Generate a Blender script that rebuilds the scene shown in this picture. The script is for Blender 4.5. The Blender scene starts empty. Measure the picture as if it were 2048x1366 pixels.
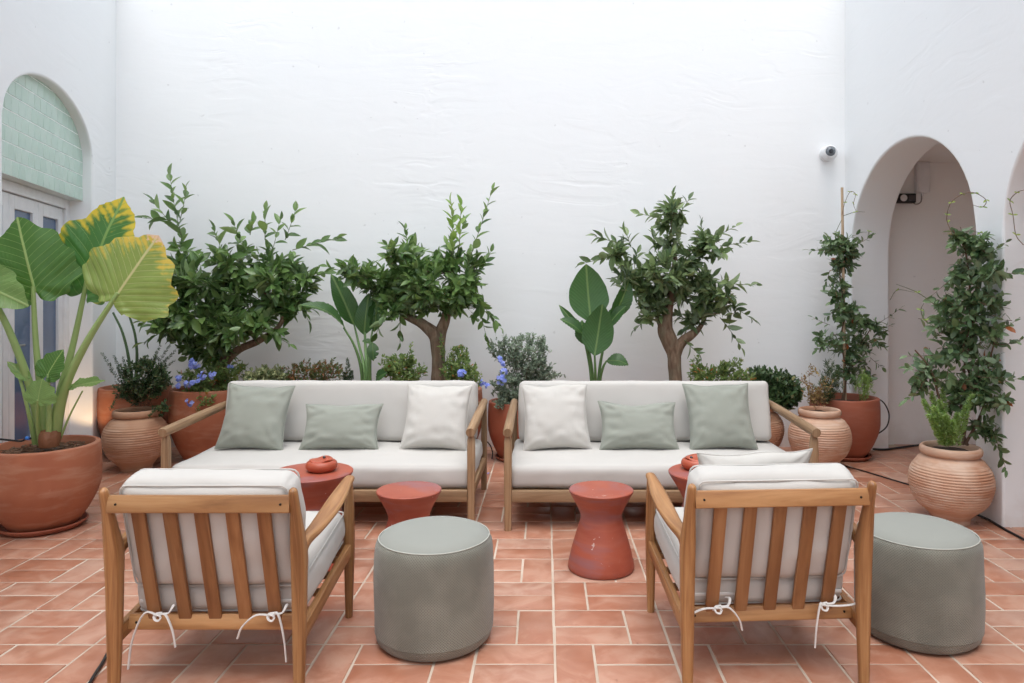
import bpy, bmesh, math, random
import numpy as np
from mathutils import Vector, Matrix, noise

S = bpy.context.scene
C = S.collection
R = math.radians
rnd = random.Random(7)

# ------------------------------------------------------------------ camera, sky, sun, exposure
F, H, CX, CY = 1419.0, 1.365, 1090.0, 590.0      # focal length in px of the 2048 frame, eye height, vanishing point
cam = bpy.data.objects.new('camera', bpy.data.cameras.new('camera'))
C.objects.link(cam)
cam.location = (0, 0, H)
cam.rotation_euler = (R(90), 0, 0)
cam.data.sensor_width = 36
cam.data.lens = F / 2048 * 36
cam.data.shift_x = -(CX - 1024) / 2048
cam.data.shift_y = -(683 - CY) / 2048
cam.data.clip_end = 200
S.camera = cam

world = bpy.data.worlds.new('World')
S.world = world
world.use_nodes = True
wn = world.node_tree
wn.nodes.clear()
sky = wn.nodes.new('ShaderNodeTexSky')
sky.sky_type = 'NISHITA'
sky.sun_disc = False
sky.sun_elevation = R(72)
sky.sun_rotation = R(180)
sky.dust_density = 2.5
sky.air_density = 1.2
hsv = wn.nodes.new('ShaderNodeHueSaturation')
hsv.inputs['Hue'].default_value = 0.485
hsv.inputs['Saturation'].default_value = 0.46
bg = wn.nodes.new('ShaderNodeBackground')
bg.inputs['Strength'].default_value = 0.15
wo = wn.nodes.new('ShaderNodeOutputWorld')
wn.links.new(sky.outputs[0], hsv.inputs['Color'])
wn.links.new(hsv.outputs[0], bg.inputs['Color'])
wn.links.new(bg.outputs[0], wo.inputs['Surface'])

sd = bpy.data.lights.new('sun', 'SUN')
sd.energy = 0.85
sd.angle = R(55)
sd.color = (1, 0.99, 0.98)
sun = bpy.data.objects.new('sun', sd)
C.objects.link(sun)
sun.rotation_euler = Vector((0.02, 0.24, -1.0)).to_track_quat('-Z', 'Y').to_euler()

S.view_settings.view_transform = 'Standard'
S.view_settings.look = 'None'
S.view_settings.gamma = 1
S.view_settings.use_curve_mapping = False
S.view_settings.exposure = 0.90
S.render.engine = 'CYCLES'
S.cycles.use_denoising = True
S.cycles.use_adaptive_sampling = True
S.cycles.adaptive_threshold = 0.03
S.cycles.max_bounces = 8
S.cycles.diffuse_bounces = 6
S.cycles.glossy_bounces = 2
S.cycles.transmission_bounces = 2
S.cycles.sample_clamp_indirect = 6

# ------------------------------------------------------------------ helpers
def P(px, py, Y):
    """a point of the place: where it stands in the 2048 x 1366 photograph and how far away it is (m)"""
    return Vector(((px - CX) / F * Y, Y, H - (py - CY) / F * Y))

def tag(o, label=None, cat=None, group=None, kind=None):
    if label: o['label'] = label
    if cat: o['category'] = cat
    if group: o['group'] = group
    if kind: o['kind'] = kind
    return o

def empty(name, loc, label, cat, group=None, rz=0.0):
    o = bpy.data.objects.new(name, None)
    o.empty_display_size = 0.1
    C.objects.link(o)
    o.location = loc
    o.rotation_euler = (0, 0, rz)
    return tag(o, label, cat, group)

def link(name, me, m, parent=None):
    if m is not None and not me.materials:
        me.materials.append(m)
    o = bpy.data.objects.new(name, me)
    C.objects.link(o)
    o.parent = parent
    return o

def finish(bm, name, m, parent=None, off=None, ang=38, weld=False):
    """bmesh -> ONE mesh object; off = world point that becomes the origin (world-built parts)"""
    if weld:
        bmesh.ops.remove_doubles(bm, verts=bm.verts, dist=1e-5)
    if off is not None:
        bmesh.ops.translate(bm, verts=bm.verts, vec=-Vector(off))
    bmesh.ops.recalc_face_normals(bm, faces=bm.faces)
    me = bpy.data.meshes.new(name)
    bm.to_mesh(me)
    bm.free()
    me.polygons.foreach_set('use_smooth', [True] * len(me.polygons))
    me.set_sharp_from_angle(angle=R(ang))
    o = link(name, me, m, parent)
    if off is not None and parent is None:
        o.location = off
    return o

def BM():
    bm = bmesh.new()
    bm.loops.layers.uv.new('UVMap')
    return bm

def section(w, h, r, n=12):
    pts = []
    if r is None:
        for i in range(n):
            a = 2 * math.pi * i / n
            pts.append((math.cos(a) * w / 2, math.sin(a) * h / 2))
    else:
        r = min(r, w * .49, h * .49)
        for cx, cy, a0 in ((1, 1, 0), (-1, 1, 90), (-1, -1, 180), (1, -1, 270)):
            for k in range(3):
                a = R(a0 + 45 * k)
                pts.append((cx * (w / 2 - r) + r * math.cos(a), cy * (h / 2 - r) + r * math.sin(a)))
    return pts

def catmull(pts, m):
    if m <= 1 or len(pts) < 3:
        return [np.array(p, float) for p in pts]
    A = [np.array(p, float) for p in pts]
    A = [2 * A[0] - A[1]] + A + [2 * A[-1] - A[-2]]
    out = []
    for i in range(1, len(A) - 2):
        for k in range(m):
            t = k / m
            a, b, c, d = A[i - 1], A[i], A[i + 1], A[i + 2]
            out.append(.5 * ((2 * b) + (c - a) * t + (2 * a - 5 * b + 4 * c - d) * t * t + (3 * b - 3 * c + d - a) * t ** 3))
    out.append(A[-2])
    return out

def sweep(bm, pts, sizes, up=(0, 0, 1), r=None, n=12, m=1, cap=True):
    """a bar, rail, limb or tube: section (w across, h along up) carried along pts; UV = (round, along) in metres"""
    if not isinstance(sizes, list):
        sizes = [sizes] * len(pts)
    sizes = [(s, s) if not isinstance(s, tuple) else s for s in sizes]
    full = [tuple(p) + tuple(s) for p, s in zip(pts, sizes)]
    full = catmull(full, m)
    V = [Vector(f[:3]) for f in full]
    up0 = Vector(up)
    uvl = bm.loops.layers.uv.verify()
    uo = rnd.random() * 50
    rings, dist, L = [], [], 0.0
    side_prev = None
    for i, p in enumerate(V):
        t = (V[min(i + 1, len(V) - 1)] - V[max(i - 1, 0)])
        t = t.normalized() if t.length > 1e-9 else Vector((0, 0, 1))
        side = t.cross(up0)
        if side.length < 0.05:
            side = side_prev if side_prev is not None else t.cross(Vector((0, 1, 0)))
        side.normalize()
        if side_prev is not None and side.dot(side_prev) < 0:
            side = -side
        side_prev = side
        u2 = side.cross(t).normalized()
        if i: L += (p - V[i - 1]).length
        dist.append(L)
        rings.append([bm.verts.new(p + side * a + u2 * b) for a, b in section(max(1e-4, full[i][3]), max(1e-4, full[i][4]), r, n)])
    k = len(rings[0])
    w = sum(full[0][3:5]) * 2
    for i in range(len(rings) - 1):
        for j in range(k):
            f = bm.faces.new((rings[i][j], rings[i][(j + 1) % k], rings[i + 1][(j + 1) % k], rings[i + 1][j]))
            uv = ((j, i), (j + 1, i), (j + 1, i + 1), (j, i + 1))
            for lp, (a, b) in zip(f.loops, uv):
                lp[uvl].uv = (uo + a / k * w, uo + dist[b])
    if cap:
        for ring in (rings[0], rings[-1]):
            f = bm.faces.new(ring)
            for lp in f.loops:
                lp[uvl].uv = (uo + lp.vert.co.x, uo + lp.vert.co.z + lp.vert.co.y)

def lathe(bm, prof, n=56, c=(0, 0, 0), wob=0.0, seed=0.0):
    """prof = [(radius, z)], revolved; u = round, v = height"""
    uvl = bm.loops.layers.uv.verify()
    c = Vector(c)
    rings = []
    for r, z in prof:
        if r < 1e-5:
            rings.append([bm.verts.new(c + Vector((0, 0, z)))])
        else:
            ring = []
            for j in range(n):
                a = 2 * math.pi * j / n
                q = 1 + wob * noise.noise(Vector((math.cos(a) * 1.3, math.sin(a) * 1.3, z * 5 + seed)))
                ring.append(bm.verts.new(c + Vector((math.cos(a) * r * q, math.sin(a) * r * q, z))))
            rings.append(ring)
    s = 0.0
    for i in range(len(rings) - 1):
        a, b = rings[i], rings[i + 1]
        s2 = s + math.hypot(prof[i + 1][0] - prof[i][0], prof[i + 1][1] - prof[i][1])
        for j in range(n):
            j2 = (j + 1) % n
            if len(a) == 1 and len(b) == 1: continue
            if len(a) == 1: vs, uv = (a[0], b[j2], b[j]), ((j + .5, s), (j + 1, s2), (j, s2))
            elif len(b) == 1: vs, uv = (a[j], a[j2], b[0]), ((j, s), (j + 1, s), (j + .5, s2))
            else: vs, uv = (a[j], a[j2], b[j2], b[j]), ((j, s), (j + 1, s), (j + 1, s2), (j, s2))
            f = bm.faces.new(vs)
            for lp, (x, y) in zip(f.loops, uv):
                lp[uvl].uv = (x / n, y)
        s = s2

def box(bm, lo, hi, bev=0.0, seg=1):
    lo, hi = Vector(lo), Vector(hi)
    g = bmesh.ops.create_cube(bm, size=1, matrix=Matrix.Translation((lo + hi) / 2) @ Matrix.Diagonal((*(hi - lo), 1)))
    if bev:
        es = list({e for v in g['verts'] for e in v.link_edges})
        bmesh.ops.bevel(bm, geom=es, offset=bev, segments=seg, profile=.5, affect='EDGES')

def fbm(v, s=1.0, o=3):
    return noise.fractal(Vector(v) * s, 1.0, 2.0, o)

# ------------------------------------------------------------------ node materials
def nd(nt, typ, props=None, **inp):
    n = nt.nodes.new(typ)
    for k, v in (props or {}).items():
        setattr(n, k, v)
    for k, v in inp.items():
        s = n.inputs[int(k[1:])] if k[0] == 'i' and k[1:].isdigit() else n.inputs[k.replace('_', ' ')]
        if isinstance(v, bpy.types.NodeSocket): nt.links.new(v, s)
        else: s.default_value = v
    return n

def c4(c): return (c[0], c[1], c[2], 1)

def ramp(nt, fac, stops, interp='LINEAR'):
    n = nt.nodes.new('ShaderNodeValToRGB')
    e = n.color_ramp
    e.interpolation = interp
    while len(e.elements) < len(stops): e.elements.new(.5)
    for el, (p, c) in zip(e.elements, stops):
        el.position = p
        el.color = c4(c) if not isinstance(c, float) else (c, c, c, 1)
    nt.links.new(fac, n.inputs[0])
    return n.outputs[0]

def mixc(nt, fac, a, b, mode='MIX'):
    n = nt.nodes.new('ShaderNodeMixRGB')
    n.blend_type = mode
    for s, v in zip(n.inputs, (fac, a, b)):
        if isinstance(v, bpy.types.NodeSocket): nt.links.new(v, s)
        else: s.default_value = c4(v) if isinstance(v, tuple) else v
    return n.outputs[0]

def math_(nt, op, a, b=None, c=None, clamp=False):
    n = nt.nodes.new('ShaderNodeMath')
    n.operation = op
    n.use_clamp = clamp
    for s, v in zip(n.inputs, (a, b, c)):
        if v is None: continue
        if isinstance(v, bpy.types.NodeSocket): nt.links.new(v, s)
        else: s.default_value = v
    return n.outputs[0]

def mat(name):
    m = bpy.data.materials.new(name)
    m.use_nodes = True
    nt = m.node_tree
    b = nt.nodes['Principled BSDF']
    return m, nt, b

def coords(nt, kind='Object', scale=(1, 1, 1), rot=(0, 0, 0), loc=None):
    if kind == 'World': src = nt.nodes.new('ShaderNodeNewGeometry').outputs['Position']
    else: src = nt.nodes.new('ShaderNodeTexCoord').outputs[kind]
    mp = nd(nt, 'ShaderNodeMapping', Vector=src, Scale=scale, Rotation=rot)
    if loc is not None: nt.links.new(loc, mp.inputs['Location'])
    return mp.outputs[0]

def ntex(nt, vec, scale, detail=3, rough=.55, dist=0.0):
    return nd(nt, 'ShaderNodeTexNoise', Vector=vec, Scale=scale, Detail=detail, Roughness=rough, Distortion=dist).outputs['Fac']

def bump(nt, b, h, strength, dist=0.01, prev=None):
    n = nd(nt, 'ShaderNodeBump', Height=h, Strength=strength, Distance=dist)
    if prev is not None: nt.links.new(prev, n.inputs['Normal'])
    nt.links.new(n.outputs[0], b.inputs['Normal'])
    return n.outputs[0]

def island(nt):
    g = nt.nodes.new('ShaderNodeNewGeometry').outputs['Random Per Island']
    o = nt.nodes.new('ShaderNodeObjectInfo').outputs['Random']
    return math_(nt, 'FRACT', math_(nt, 'ADD', math_(nt, 'MULTIPLY', g, 3.7), math_(nt, 'MULTIPLY', o, 5.3)))

def m_plaster(name, col=(.872, .886, .888), strength=.5):
    m, nt, b = mat(name)
    w = coords(nt, 'World')
    big = ntex(nt, w, .7, 2)
    base = mixc(nt, ntex(nt, w, 1.9, 4, .6, .5), mixc(nt, big, tuple(x * .95 for x in col), col), col)
    zz = nd(nt, 'ShaderNodeSeparateXYZ', Vector=w).outputs[2]
    spl = math_(nt, 'SUBTRACT', math_(nt, 'MULTIPLY', ntex(nt, w, 5, 4, .65), .55), zz)
    spl = nd(nt, 'ShaderNodeMapRange', {'interpolation_type': 'SMOOTHSTEP'}, Value=spl, From_Min=0.05, From_Max=.3, To_Max=.3).outputs[0]
    base = mixc(nt, spl, base, (.56, .47, .41))
    pit = ntex(nt, w, 17, 2, .4)
    base = mixc(nt, math_(nt, 'MULTIPLY', ramp(nt, pit, [(.755, 0.0), (.775, 1.0)]), .35), base, (.5, .5, .5))
    nt.links.new(base, b.inputs['Base Color'])
    b.inputs['Roughness'].default_value = .75
    warp = nd(nt, 'ShaderNodeTexNoise', Vector=w, Scale=1.1, Detail=2)
    wv = nd(nt, 'ShaderNodeMixRGB', {'blend_type': 'ADD'}, Fac=.55, Color1=w, Color2=warp.outputs['Color']).outputs[0]
    s1 = coords(nt, 'World', scale=(2.2, 2.2, 8.5), rot=(0, R(14), 0))
    s1 = nd(nt, 'ShaderNodeMixRGB', {'blend_type': 'ADD'}, Fac=1.0, Color1=s1, Color2=nd(nt, 'ShaderNodeVectorMath', {'operation': 'SCALE'}, Vector=warp.outputs['Color'], Scale=2.2).outputs[0]).outputs[0]
    strokes = nd(nt, 'ShaderNodeTexNoise', Vector=s1, Scale=1.0, Detail=2.5, Roughness=.45, Distortion=.7).outputs['Fac']
    ridge = math_(nt, 'ABSOLUTE', math_(nt, 'SUBTRACT', strokes, .5))
    ridge = nd(nt, 'ShaderNodeMapRange', {'interpolation_type': 'SMOOTHSTEP'}, Value=ridge, From_Min=0.0, From_Max=.17, To_Min=1.0, To_Max=0.0).outputs[0]
    mask = nd(nt, 'ShaderNodeMapRange', Value=ntex(nt, w, .9, 2), From_Min=.47, From_Max=.66, To_Min=.0, To_Max=1.0).outputs[0]
    hgt = math_(nt, 'ADD', math_(nt, 'MULTIPLY', math_(nt, 'MULTIPLY', ridge, mask), .30), math_(nt, 'MULTIPLY', strokes, .5))
    p = bump(nt, b, hgt, strength * .62, .014)
    bump(nt, b, ntex(nt, wv, 26, 3), .10, .004, p)
    return m

def m_wood(name, c1, c2, c3, rough=.5):
    m, nt, b = mat(name)
    v = coords(nt, 'UV', scale=(55, 1.8, 1))
    g = ntex(nt, v, 1.0, 4, .6, .6)
    v2 = coords(nt, 'UV', scale=(140, 5, 1))
    fine = ntex(nt, v2, 1.0, 2)
    big = ntex(nt, coords(nt, 'UV', scale=(6, .9, 1)), 1, 2)
    col = ramp(nt, g, [(.34, c2), (.5, c1), (.66, c3)])
    col = mixc(nt, math_(nt, 'MULTIPLY', big, .45), col, c2)
    col = mixc(nt, math_(nt, 'MULTIPLY', ramp(nt, fine, [(.55, 0.0), (.75, 1.0)]), .25), col, tuple(x * .55 for x in c2))
    hs = nd(nt, 'ShaderNodeHueSaturation', Color=col, Value=math_(nt, 'ADD', .82, math_(nt, 'MULTIPLY', nt.nodes.new('ShaderNodeObjectInfo').outputs['Random'], .34)))
    nt.links.new(hs.outputs[0], b.inputs['Base Color'])
    b.inputs['Roughness'].default_value = rough
    bump(nt, b, fine, .12, .002)
    return m

def m_fabric(name, c, weave=900, var=.05, rough=.9):
    m, nt, b = mat(name)
    o = coords(nt, 'Object')
    n1 = ntex(nt, o, 3.5, 3)
    n2 = ntex(nt, coords(nt, 'Object', scale=(1, 1, 3)), 240, 2)
    col = mixc(nt, n1, tuple(x * (1 - var) for x in c), tuple(min(1, x * (1 + var)) for x in c))
    col = mixc(nt, math_(nt, 'MULTIPLY', n2, .16), col, tuple(x * .7 for x in c))
    nt.links.new(col, b.inputs['Base Color'])
    b.inputs['Roughness'].default_value = rough
    b.inputs['Sheen Weight'].default_value = .15
    b.inputs['Specular IOR Level'].default_value = .2
    p = bump(nt, b, ntex(nt, o, weave, 1), .12, .001)
    bump(nt, b, ntex(nt, coords(nt, 'Object', scale=(6, 6, 9)), 1, 2, .5, .8), .07, .008, p)
    return m

def m_clay(name, c, c2, pale, pale_amt=.5, rough=.72, bands=0.0):
    m, nt, b = mat(name)
    rv = nd(nt, 'ShaderNodeVectorMath', {'operation': 'SCALE'}, Vector=nt.nodes.new('ShaderNodeObjectInfo').outputs['Location'], Scale=3.1).outputs[0]
    o = coords(nt, 'Object', loc=rv)
    big = ntex(nt, o, 3.2, 3, .55, .5)
    col = mixc(nt, ramp(nt, big, [(.35, 0.0), (.68, 1.0)]), c, c2)
    st = ntex(nt, coords(nt, 'Object', scale=(2.5, 2.5, 14), loc=rv), 1.6, 4, .6, .4)
    col = mixc(nt, math_(nt, 'MULTIPLY', ramp(nt, st, [(.48, 0.0), (.75, 1.0)]), pale_amt), col, pale)
    spk = ntex(nt, o, 55, 3, .7)
    col = mixc(nt, math_(nt, 'MULTIPLY', ramp(nt, spk, [(.64, 0.0), (.74, 1.0)]), .35 * pale_amt + .08), col, pale)
    nt.links.new(col, b.inputs['Base Color'])
    b.inputs['Roughness'].default_value = rough
    bump(nt, b, ntex(nt, o, 40, 4), .10, .004)
    return m

def m_plain(name, c, rough=.6, metal=0.0, spec=.5, bmp=0.0, scale=60):
    m, nt, b = mat(name)
    o = coords(nt, 'Object')
    nt.links.new(mixc(nt, ntex(nt, o, scale * .2, 3), tuple(x * .88 for x in c), tuple(min(1, x * 1.1) for x in c)), b.inputs['Base Color'])
    b.inputs['Roughness'].default_value = rough
    b.inputs['Metallic'].default_value = metal
    b.inputs['Specular IOR Level'].default_value = spec
    if bmp: bump(nt, b, ntex(nt, o, scale, 4), bmp, .01)
    return m

def leaf_shader(nt, b, col, transl=.22, under=1.35):
    """leaf: glossy top, paler matt underside, some light let through"""
    out = nt.nodes['Material Output']
    back = nt.nodes.new('ShaderNodeNewGeometry').outputs['Backfacing']
    pale = nd(nt, 'ShaderNodeHueSaturation', Color=col, Saturation=.75, Value=under).outputs[0]
    col2 = mixc(nt, back, col, pale)
    nt.links.new(col2, b.inputs['Base Color'])
    tr = nd(nt, 'ShaderNodeBsdfTranslucent', Color=nd(nt, 'ShaderNodeHueSaturation', Color=col, Hue=.485, Saturation=1.1, Value=1.6).outputs[0])
    mx = nd(nt, 'ShaderNodeMixShader', Fac=transl, i1=b.outputs[0], i2=tr.outputs[0])
    nt.links.new(mx.outputs[0], out.inputs['Surface'])

def m_leaf(name, c1, c2, rough=.38, transl=.2, under=1.3, extra=None):
    m, nt, b = mat(name)
    r = island(nt)
    stops = [(0.0, c1), (.75, c2)]
    if extra: stops = [(0.0, c1), (.7, c2), (1 - extra[1] - .01, c2), (1 - extra[1], extra[0])]
    col = ramp(nt, r, stops)
    col = mixc(nt, math_(nt, 'MULTIPLY', ntex(nt, coords(nt, 'World'), 60, 2), .25), col, tuple(x * .6 for x in c1))
    b.inputs['Roughness'].default_value = rough
    b.inputs['Specular IOR Level'].default_value = .45
    leaf_shader(nt, b, col, transl, under)
    return m

PLASTER = m_plaster('white_plaster')
PLASTER2 = m_plaster('white_plaster_gallery', (.87, .86, .84), .3)
WOOD = m_wood('oiled_teak', (.365, .180, .068), (.215, .090, .030), (.475, .262, .112), .42)
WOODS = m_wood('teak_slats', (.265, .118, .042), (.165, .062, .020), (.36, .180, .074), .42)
WOODP = m_wood('weathered_teak', (.335, .208, .110), (.215, .122, .060), (.44, .295, .172), .6)
CREAM = m_fabric('cream_canvas', (.535, .518, .485))
IVORY = m_fabric('ivory_canvas', (.545, .528, .490))
SAGE = m_fabric('sage_linen', (.288, .305, .262), var=.12)
TRIM = m_plain('cotton_cord', (.72, .71, .68), .9)
CLAY = m_clay('terracotta', (.40, .140, .068), (.32, .098, .046), (.56, .35, .24), .34)
CLAYD = m_clay('dark_terracotta', (.36, .105, .055), (.29, .08, .042), (.5, .28, .2), .15, .6)
JAR = m_clay('pale_ribbed_clay', (.62, .42, .30), (.48, .24, .14), (.72, .59, .48), .7, .8)
JARD = m_clay('tan_ribbed_clay', (.50, .285, .175), (.42, .20, .11), (.66, .47, .35), .6, .8)
def m_redclay():
    m = m_clay('red_painted_clay', (.38, .086, .046), (.29, .060, .034), (.48, .30, .25), .12, .52)
    nt = m.node_tree; b = nt.nodes['Principled BSDF']
    base = b.inputs['Base Color'].links[0].from_socket
    rv_ = nd(nt, 'ShaderNodeVectorMath', {'operation': 'SCALE'}, Vector=nt.nodes.new('ShaderNodeObjectInfo').outputs['Location'], Scale=5.3).outputs[0]
    st = ntex(nt, coords(nt, 'Object', scale=(3, 3, 11), loc=rv_), 1.0, 3, .6, .5)
    col = mixc(nt, math_(nt, 'MULTIPLY', ramp(nt, st, [(.50, 0.0), (.66, 1.0)]), .75), base, (.26, .12, .13))
    st2 = ntex(nt, coords(nt, 'Object', scale=(3, 3, 40), loc=rv_), 1.0, 3, .6)
    col = mixc(nt, math_(nt, 'MULTIPLY', ramp(nt, st2, [(.5, 0.0), (.7, 1.0)]), .35), col, (.45, .125, .066))
    chip = ntex(nt, coords(nt, 'Object', loc=rv_), 46, 2, .5)
    where = ntex(nt, coords(nt, 'Object', loc=rv_), 6, 2, .5)
    chip = math_(nt, 'MULTIPLY', ramp(nt, chip, [(.685, 0.0), (.71, 1.0)]), ramp(nt, where, [(.55, 0.0), (.62, 1.0)]))
    col = mixc(nt, math_(nt, 'MULTIPLY', chip, .6), col, (.66, .60, .55))
    nt.links.new(col, b.inputs['Base Color'])
    return m
REDC = m_redclay()
SOIL = m_plain('potting_soil', (.055, .032, .022), .95, bmp=.9, scale=45)
BARK = m_plain('bark_chip', (.16, .085, .048), .9, bmp=.3)
BLACK = m_plain('black_rubber', (.012, .012, .013), .45)
WHITEP = m_plain('white_lacquer', (.80, .80, .81), .35)
def m_bark():
    m, nt, b = mat('citrus_bark')
    w = coords(nt, 'World', scale=(9, 9, 2.2))
    n = ntex(nt, w, 3.5, 5, .65, .6)
    col = ramp(nt, n, [(.3, (.105, .062, .038)), (.5, (.205, .130, .082)), (.7, (.30, .215, .145))])
    col = mixc(nt, math_(nt, 'MULTIPLY', ramp(nt, ntex(nt, coords(nt, 'World'), 7, 3), [(.5, 0.0), (.68, 1.0)]), .55), col, (.19, .185, .12))
    nt.links.new(col, b.inputs['Base Color'])
    b.inputs['Roughness'].default_value = .85
    bump(nt, b, n, .6, .012)
    return m
TRUNK = m_bark()
TWIG = m_plain('green_twig', (.10, .12, .045), .7)
VINEW = m_plain('vine_stem', (.13, .075, .045), .8, bmp=.3)
BAMBOO = m_plain('bamboo_cane', (.52, .38, .25), .6)
L_CIT = m_leaf('citrus_leaf', (.055, .122, .033), (.160, .265, .082), .30, .22, 1.45, ((.19, .30, .09), .14))
L_CIT3 = m_leaf('citrus_leaf_dusty', (.064, .115, .044), (.175, .250, .102), .36, .2, 1.5, ((.20, .28, .11), .14))
L_YOUNG = m_leaf('young_citrus_leaf', (.16, .29, .055), (.27, .40, .10), .42, .3, 1.1)
L_JAS = m_leaf('jasmine_leaf', (.052, .105, .042), (.150, .230, .100), .34, .2, 1.4, ((.42, .12, .035), .003))
L_JASY = m_leaf('young_jasmine_leaf', (.20, .33, .07), (.32, .42, .10), .45, .3, 1.1)
L_FERN = m_leaf('foxtail_needle', (.19, .34, .075), (.36, .52, .15), .6, .3, 1.1)
L_FERND = m_leaf('dark_foxtail_needle', (.035, .085, .035), (.075, .14, .06), .6, .2, 1.1, ((.45, .33, .2), .05))
L_BUSH = m_leaf('small_bush_leaf', (.025, .065, .022), (.075, .13, .045), .42, .18, 1.2, ((.32, .30, .14), .05))
L_VARI = m_leaf('variegated_leaf', (.05, .11, .035), (.50, .52, .27), .5, .2, 1.1)
L_BRN = m_leaf('bronze_green_leaf', (.07, .14, .04), (.20, .22, .08), .5, .2, 1.1, ((.32, .13, .045), .32))
L_LITE = m_leaf('light_green_leaf', (.10, .19, .05), (.24, .32, .10), .5, .3, 1.1, ((.5, .2, .06), .025))
L_GREY = m_leaf('grey_green_leaf', (.115, .165, .105), (.29, .36, .26), .55, .2, 1.2)
L_DRY = m_leaf('dry_leaf', (.22, .12, .045), (.34, .26, .10), .7, .2, 1.0)
BLUE = m_leaf('plumbago_petal', (.16, .22, .66), (.38, .44, .85), .6, .3, 1.05)
# ------------------------------------------------------------------ the setting: floor
def m_floor_tile():
    m, nt, b = mat('terracotta_floor_tile')
    r = island(nt)
    w = coords(nt, 'World')
    col = ramp(nt, r, [(0.0, (.375, .160, .096)), (.22, (.455, .222, .145)), (.45, (.395, .174, .106)), (.7, (.485, .255, .172)), (.85, (.435, .198, .125)), (1.0, (.48, .285, .208))])
    n = ntex(nt, nd(nt, 'ShaderNodeVectorMath', {'operation': 'ADD'}, i0=w, i1=nd(nt, 'ShaderNodeCombineXYZ', X=math_(nt, 'MULTIPLY', r, 40.0)).outputs[0]).outputs[0], 6.5, 4, .6, .8)
    col = mixc(nt, math_(nt, 'MULTIPLY', ramp(nt, n, [(.38, 1.0), (.56, 0.0)]), .55), col, (.33, .118, .062))
    col = mixc(nt, math_(nt, 'MULTIPLY', ramp(nt, n, [(.52, 0.0), (.74, 1.0)]), .6), col, (.53, .335, .245))
    dust = ntex(nt, w, 1.6, 4, .6)
    col = mixc(nt, math_(nt, 'MULTIPLY', ramp(nt, dust, [(.52, 0.0), (.75, 1.0)]), .35), col, (.50, .36, .29))
    spot = ntex(nt, w, 34, 2, .5)
    col = mixc(nt, math_(nt, 'MULTIPLY', ramp(nt, spot, [(.72, 0.0), (.76, 1.0)]), .4), col, (.22, .08, .045))
    nt.links.new(col, b.inputs['Base Color'])
    nt.links.new(ramp(nt, n, [(.3, .28), (.7, .50)]), b.inputs['Roughness'])
    p = bump(nt, b, ntex(nt, w, 9, 2), .25, .006)
    bump(nt, b, ntex(nt, w, 120, 2), .05, .002, p)
    return m
FTILE = m_floor_tile()
def m_grout():
    m, nt, b = mat('pale_grout')
    w = coords(nt, 'World')
    col = mixc(nt, ramp(nt, ntex(nt, w, 2.3, 4, .65), [(.40, 0.0), (.66, 1.0)]), (.58, .50, .405), (.40, .32, .245))
    col = mixc(nt, math_(nt, 'MULTIPLY', ntex(nt, w, 40, 3), .5), col, (.55, .42, .33))
    nt.links.new(col, b.inputs['Base Color'])
    b.inputs['Roughness'].default_value = .92
    bump(nt, b, ntex(nt, w, 90, 3), .4, .003)
    return m
GROUT = m_grout()

L_, W_, G_ = .300, .150, .0095
X0, Y0 = .0374, 3.0746
fm = BM()
v = [fm.verts.new(c) for c in ((-9, -9, -.0028), (9, -9, -.0028), (9, 9, -.0028), (-9, 9, -.0028))]
fm.faces.new(v)
floor = finish(fm, 'floor', GROUT)
tag(floor, kind='structure')
LW = lambda Y: -2.099 - .275 * Y                    # the left wall's face, X at a given Y
def tile_mesh():
    bm = BM()
    a, b_ = (L_ - G_) / 2, (W_ - G_) / 2
    box(bm, (-a, -b_, -.012), (a, b_, 0))
    top = [e for e in bm.edges if all(v.co.z > -.001 for v in e.verts)]
    bmesh.ops.bevel(bm, geom=top, offset=.0035, segments=2, profile=.5, affect='EDGES')
    bmesh.ops.delete(bm, geom=[f for f in bm.faces if f.calc_center_median().z < -.0119], context='FACES')
    bmesh.ops.recalc_face_normals(bm, faces=bm.faces)
    me = bpy.data.meshes.new('tile')
    bm.to_mesh(me); bm.free()
    me.polygons.foreach_set('use_smooth', [True] * len(me.polygons))
    me.set_sharp_from_angle(angle=R(50))
    me.materials.append(FTILE)
    return me
TM = tile_mesh()
spots = []
for k in range(-12, 14):
    yc = Y0 + (k - .5) * L_
    sh = 0 if k % 2 == 0 else .15                   # k=0: the row just nearer than Y0
    for j in range(-14, 14):
        xv = X0 - .15 + sh + j * .45                # upright tile [xv, xv+.15], then a pair [xv+.15, xv+.45]
        spots.append((xv + .075, yc, 90))
        spots.append((xv + .30, yc - .075, 0))
        spots.append((xv + .30, yc + .075, 0))
def tshow(s):
    x, y, a = s
    if y < 2.2: return 0
    px, py = CX + F * x / y, CY + F * H / y
    if not (-60 < px < 2110 and 560 < py < 1420): return 0
    return 1 / y ** 3
spots = [s for s in spots if s[1] > -1 and s[1] < 6.5 and s[0] > LW(s[1]) - .15 and s[0] < 4.7]
spots.sort(key=tshow, reverse=True)
for x, y, a in spots[:300]:
    o = bpy.data.objects.new('tile', TM)
    C.objects.link(o)
    o.parent = floor
    o.location = (x + rnd.uniform(-.0012, .0012), y + rnd.uniform(-.0012, .0012), rnd.uniform(-.0014, .0014))
    o.rotation_euler = (rnd.uniform(-.003, .003), rnd.uniform(-.003, .003), R(a + rnd.uniform(-.35, .35)))
vs = np.empty(len(TM.vertices) * 3); TM.vertices.foreach_get('co', vs); vs = vs.reshape(-1, 3)
fs = [tuple(p.vertices) for p in TM.polygons]
AV, AF = [], []
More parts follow.
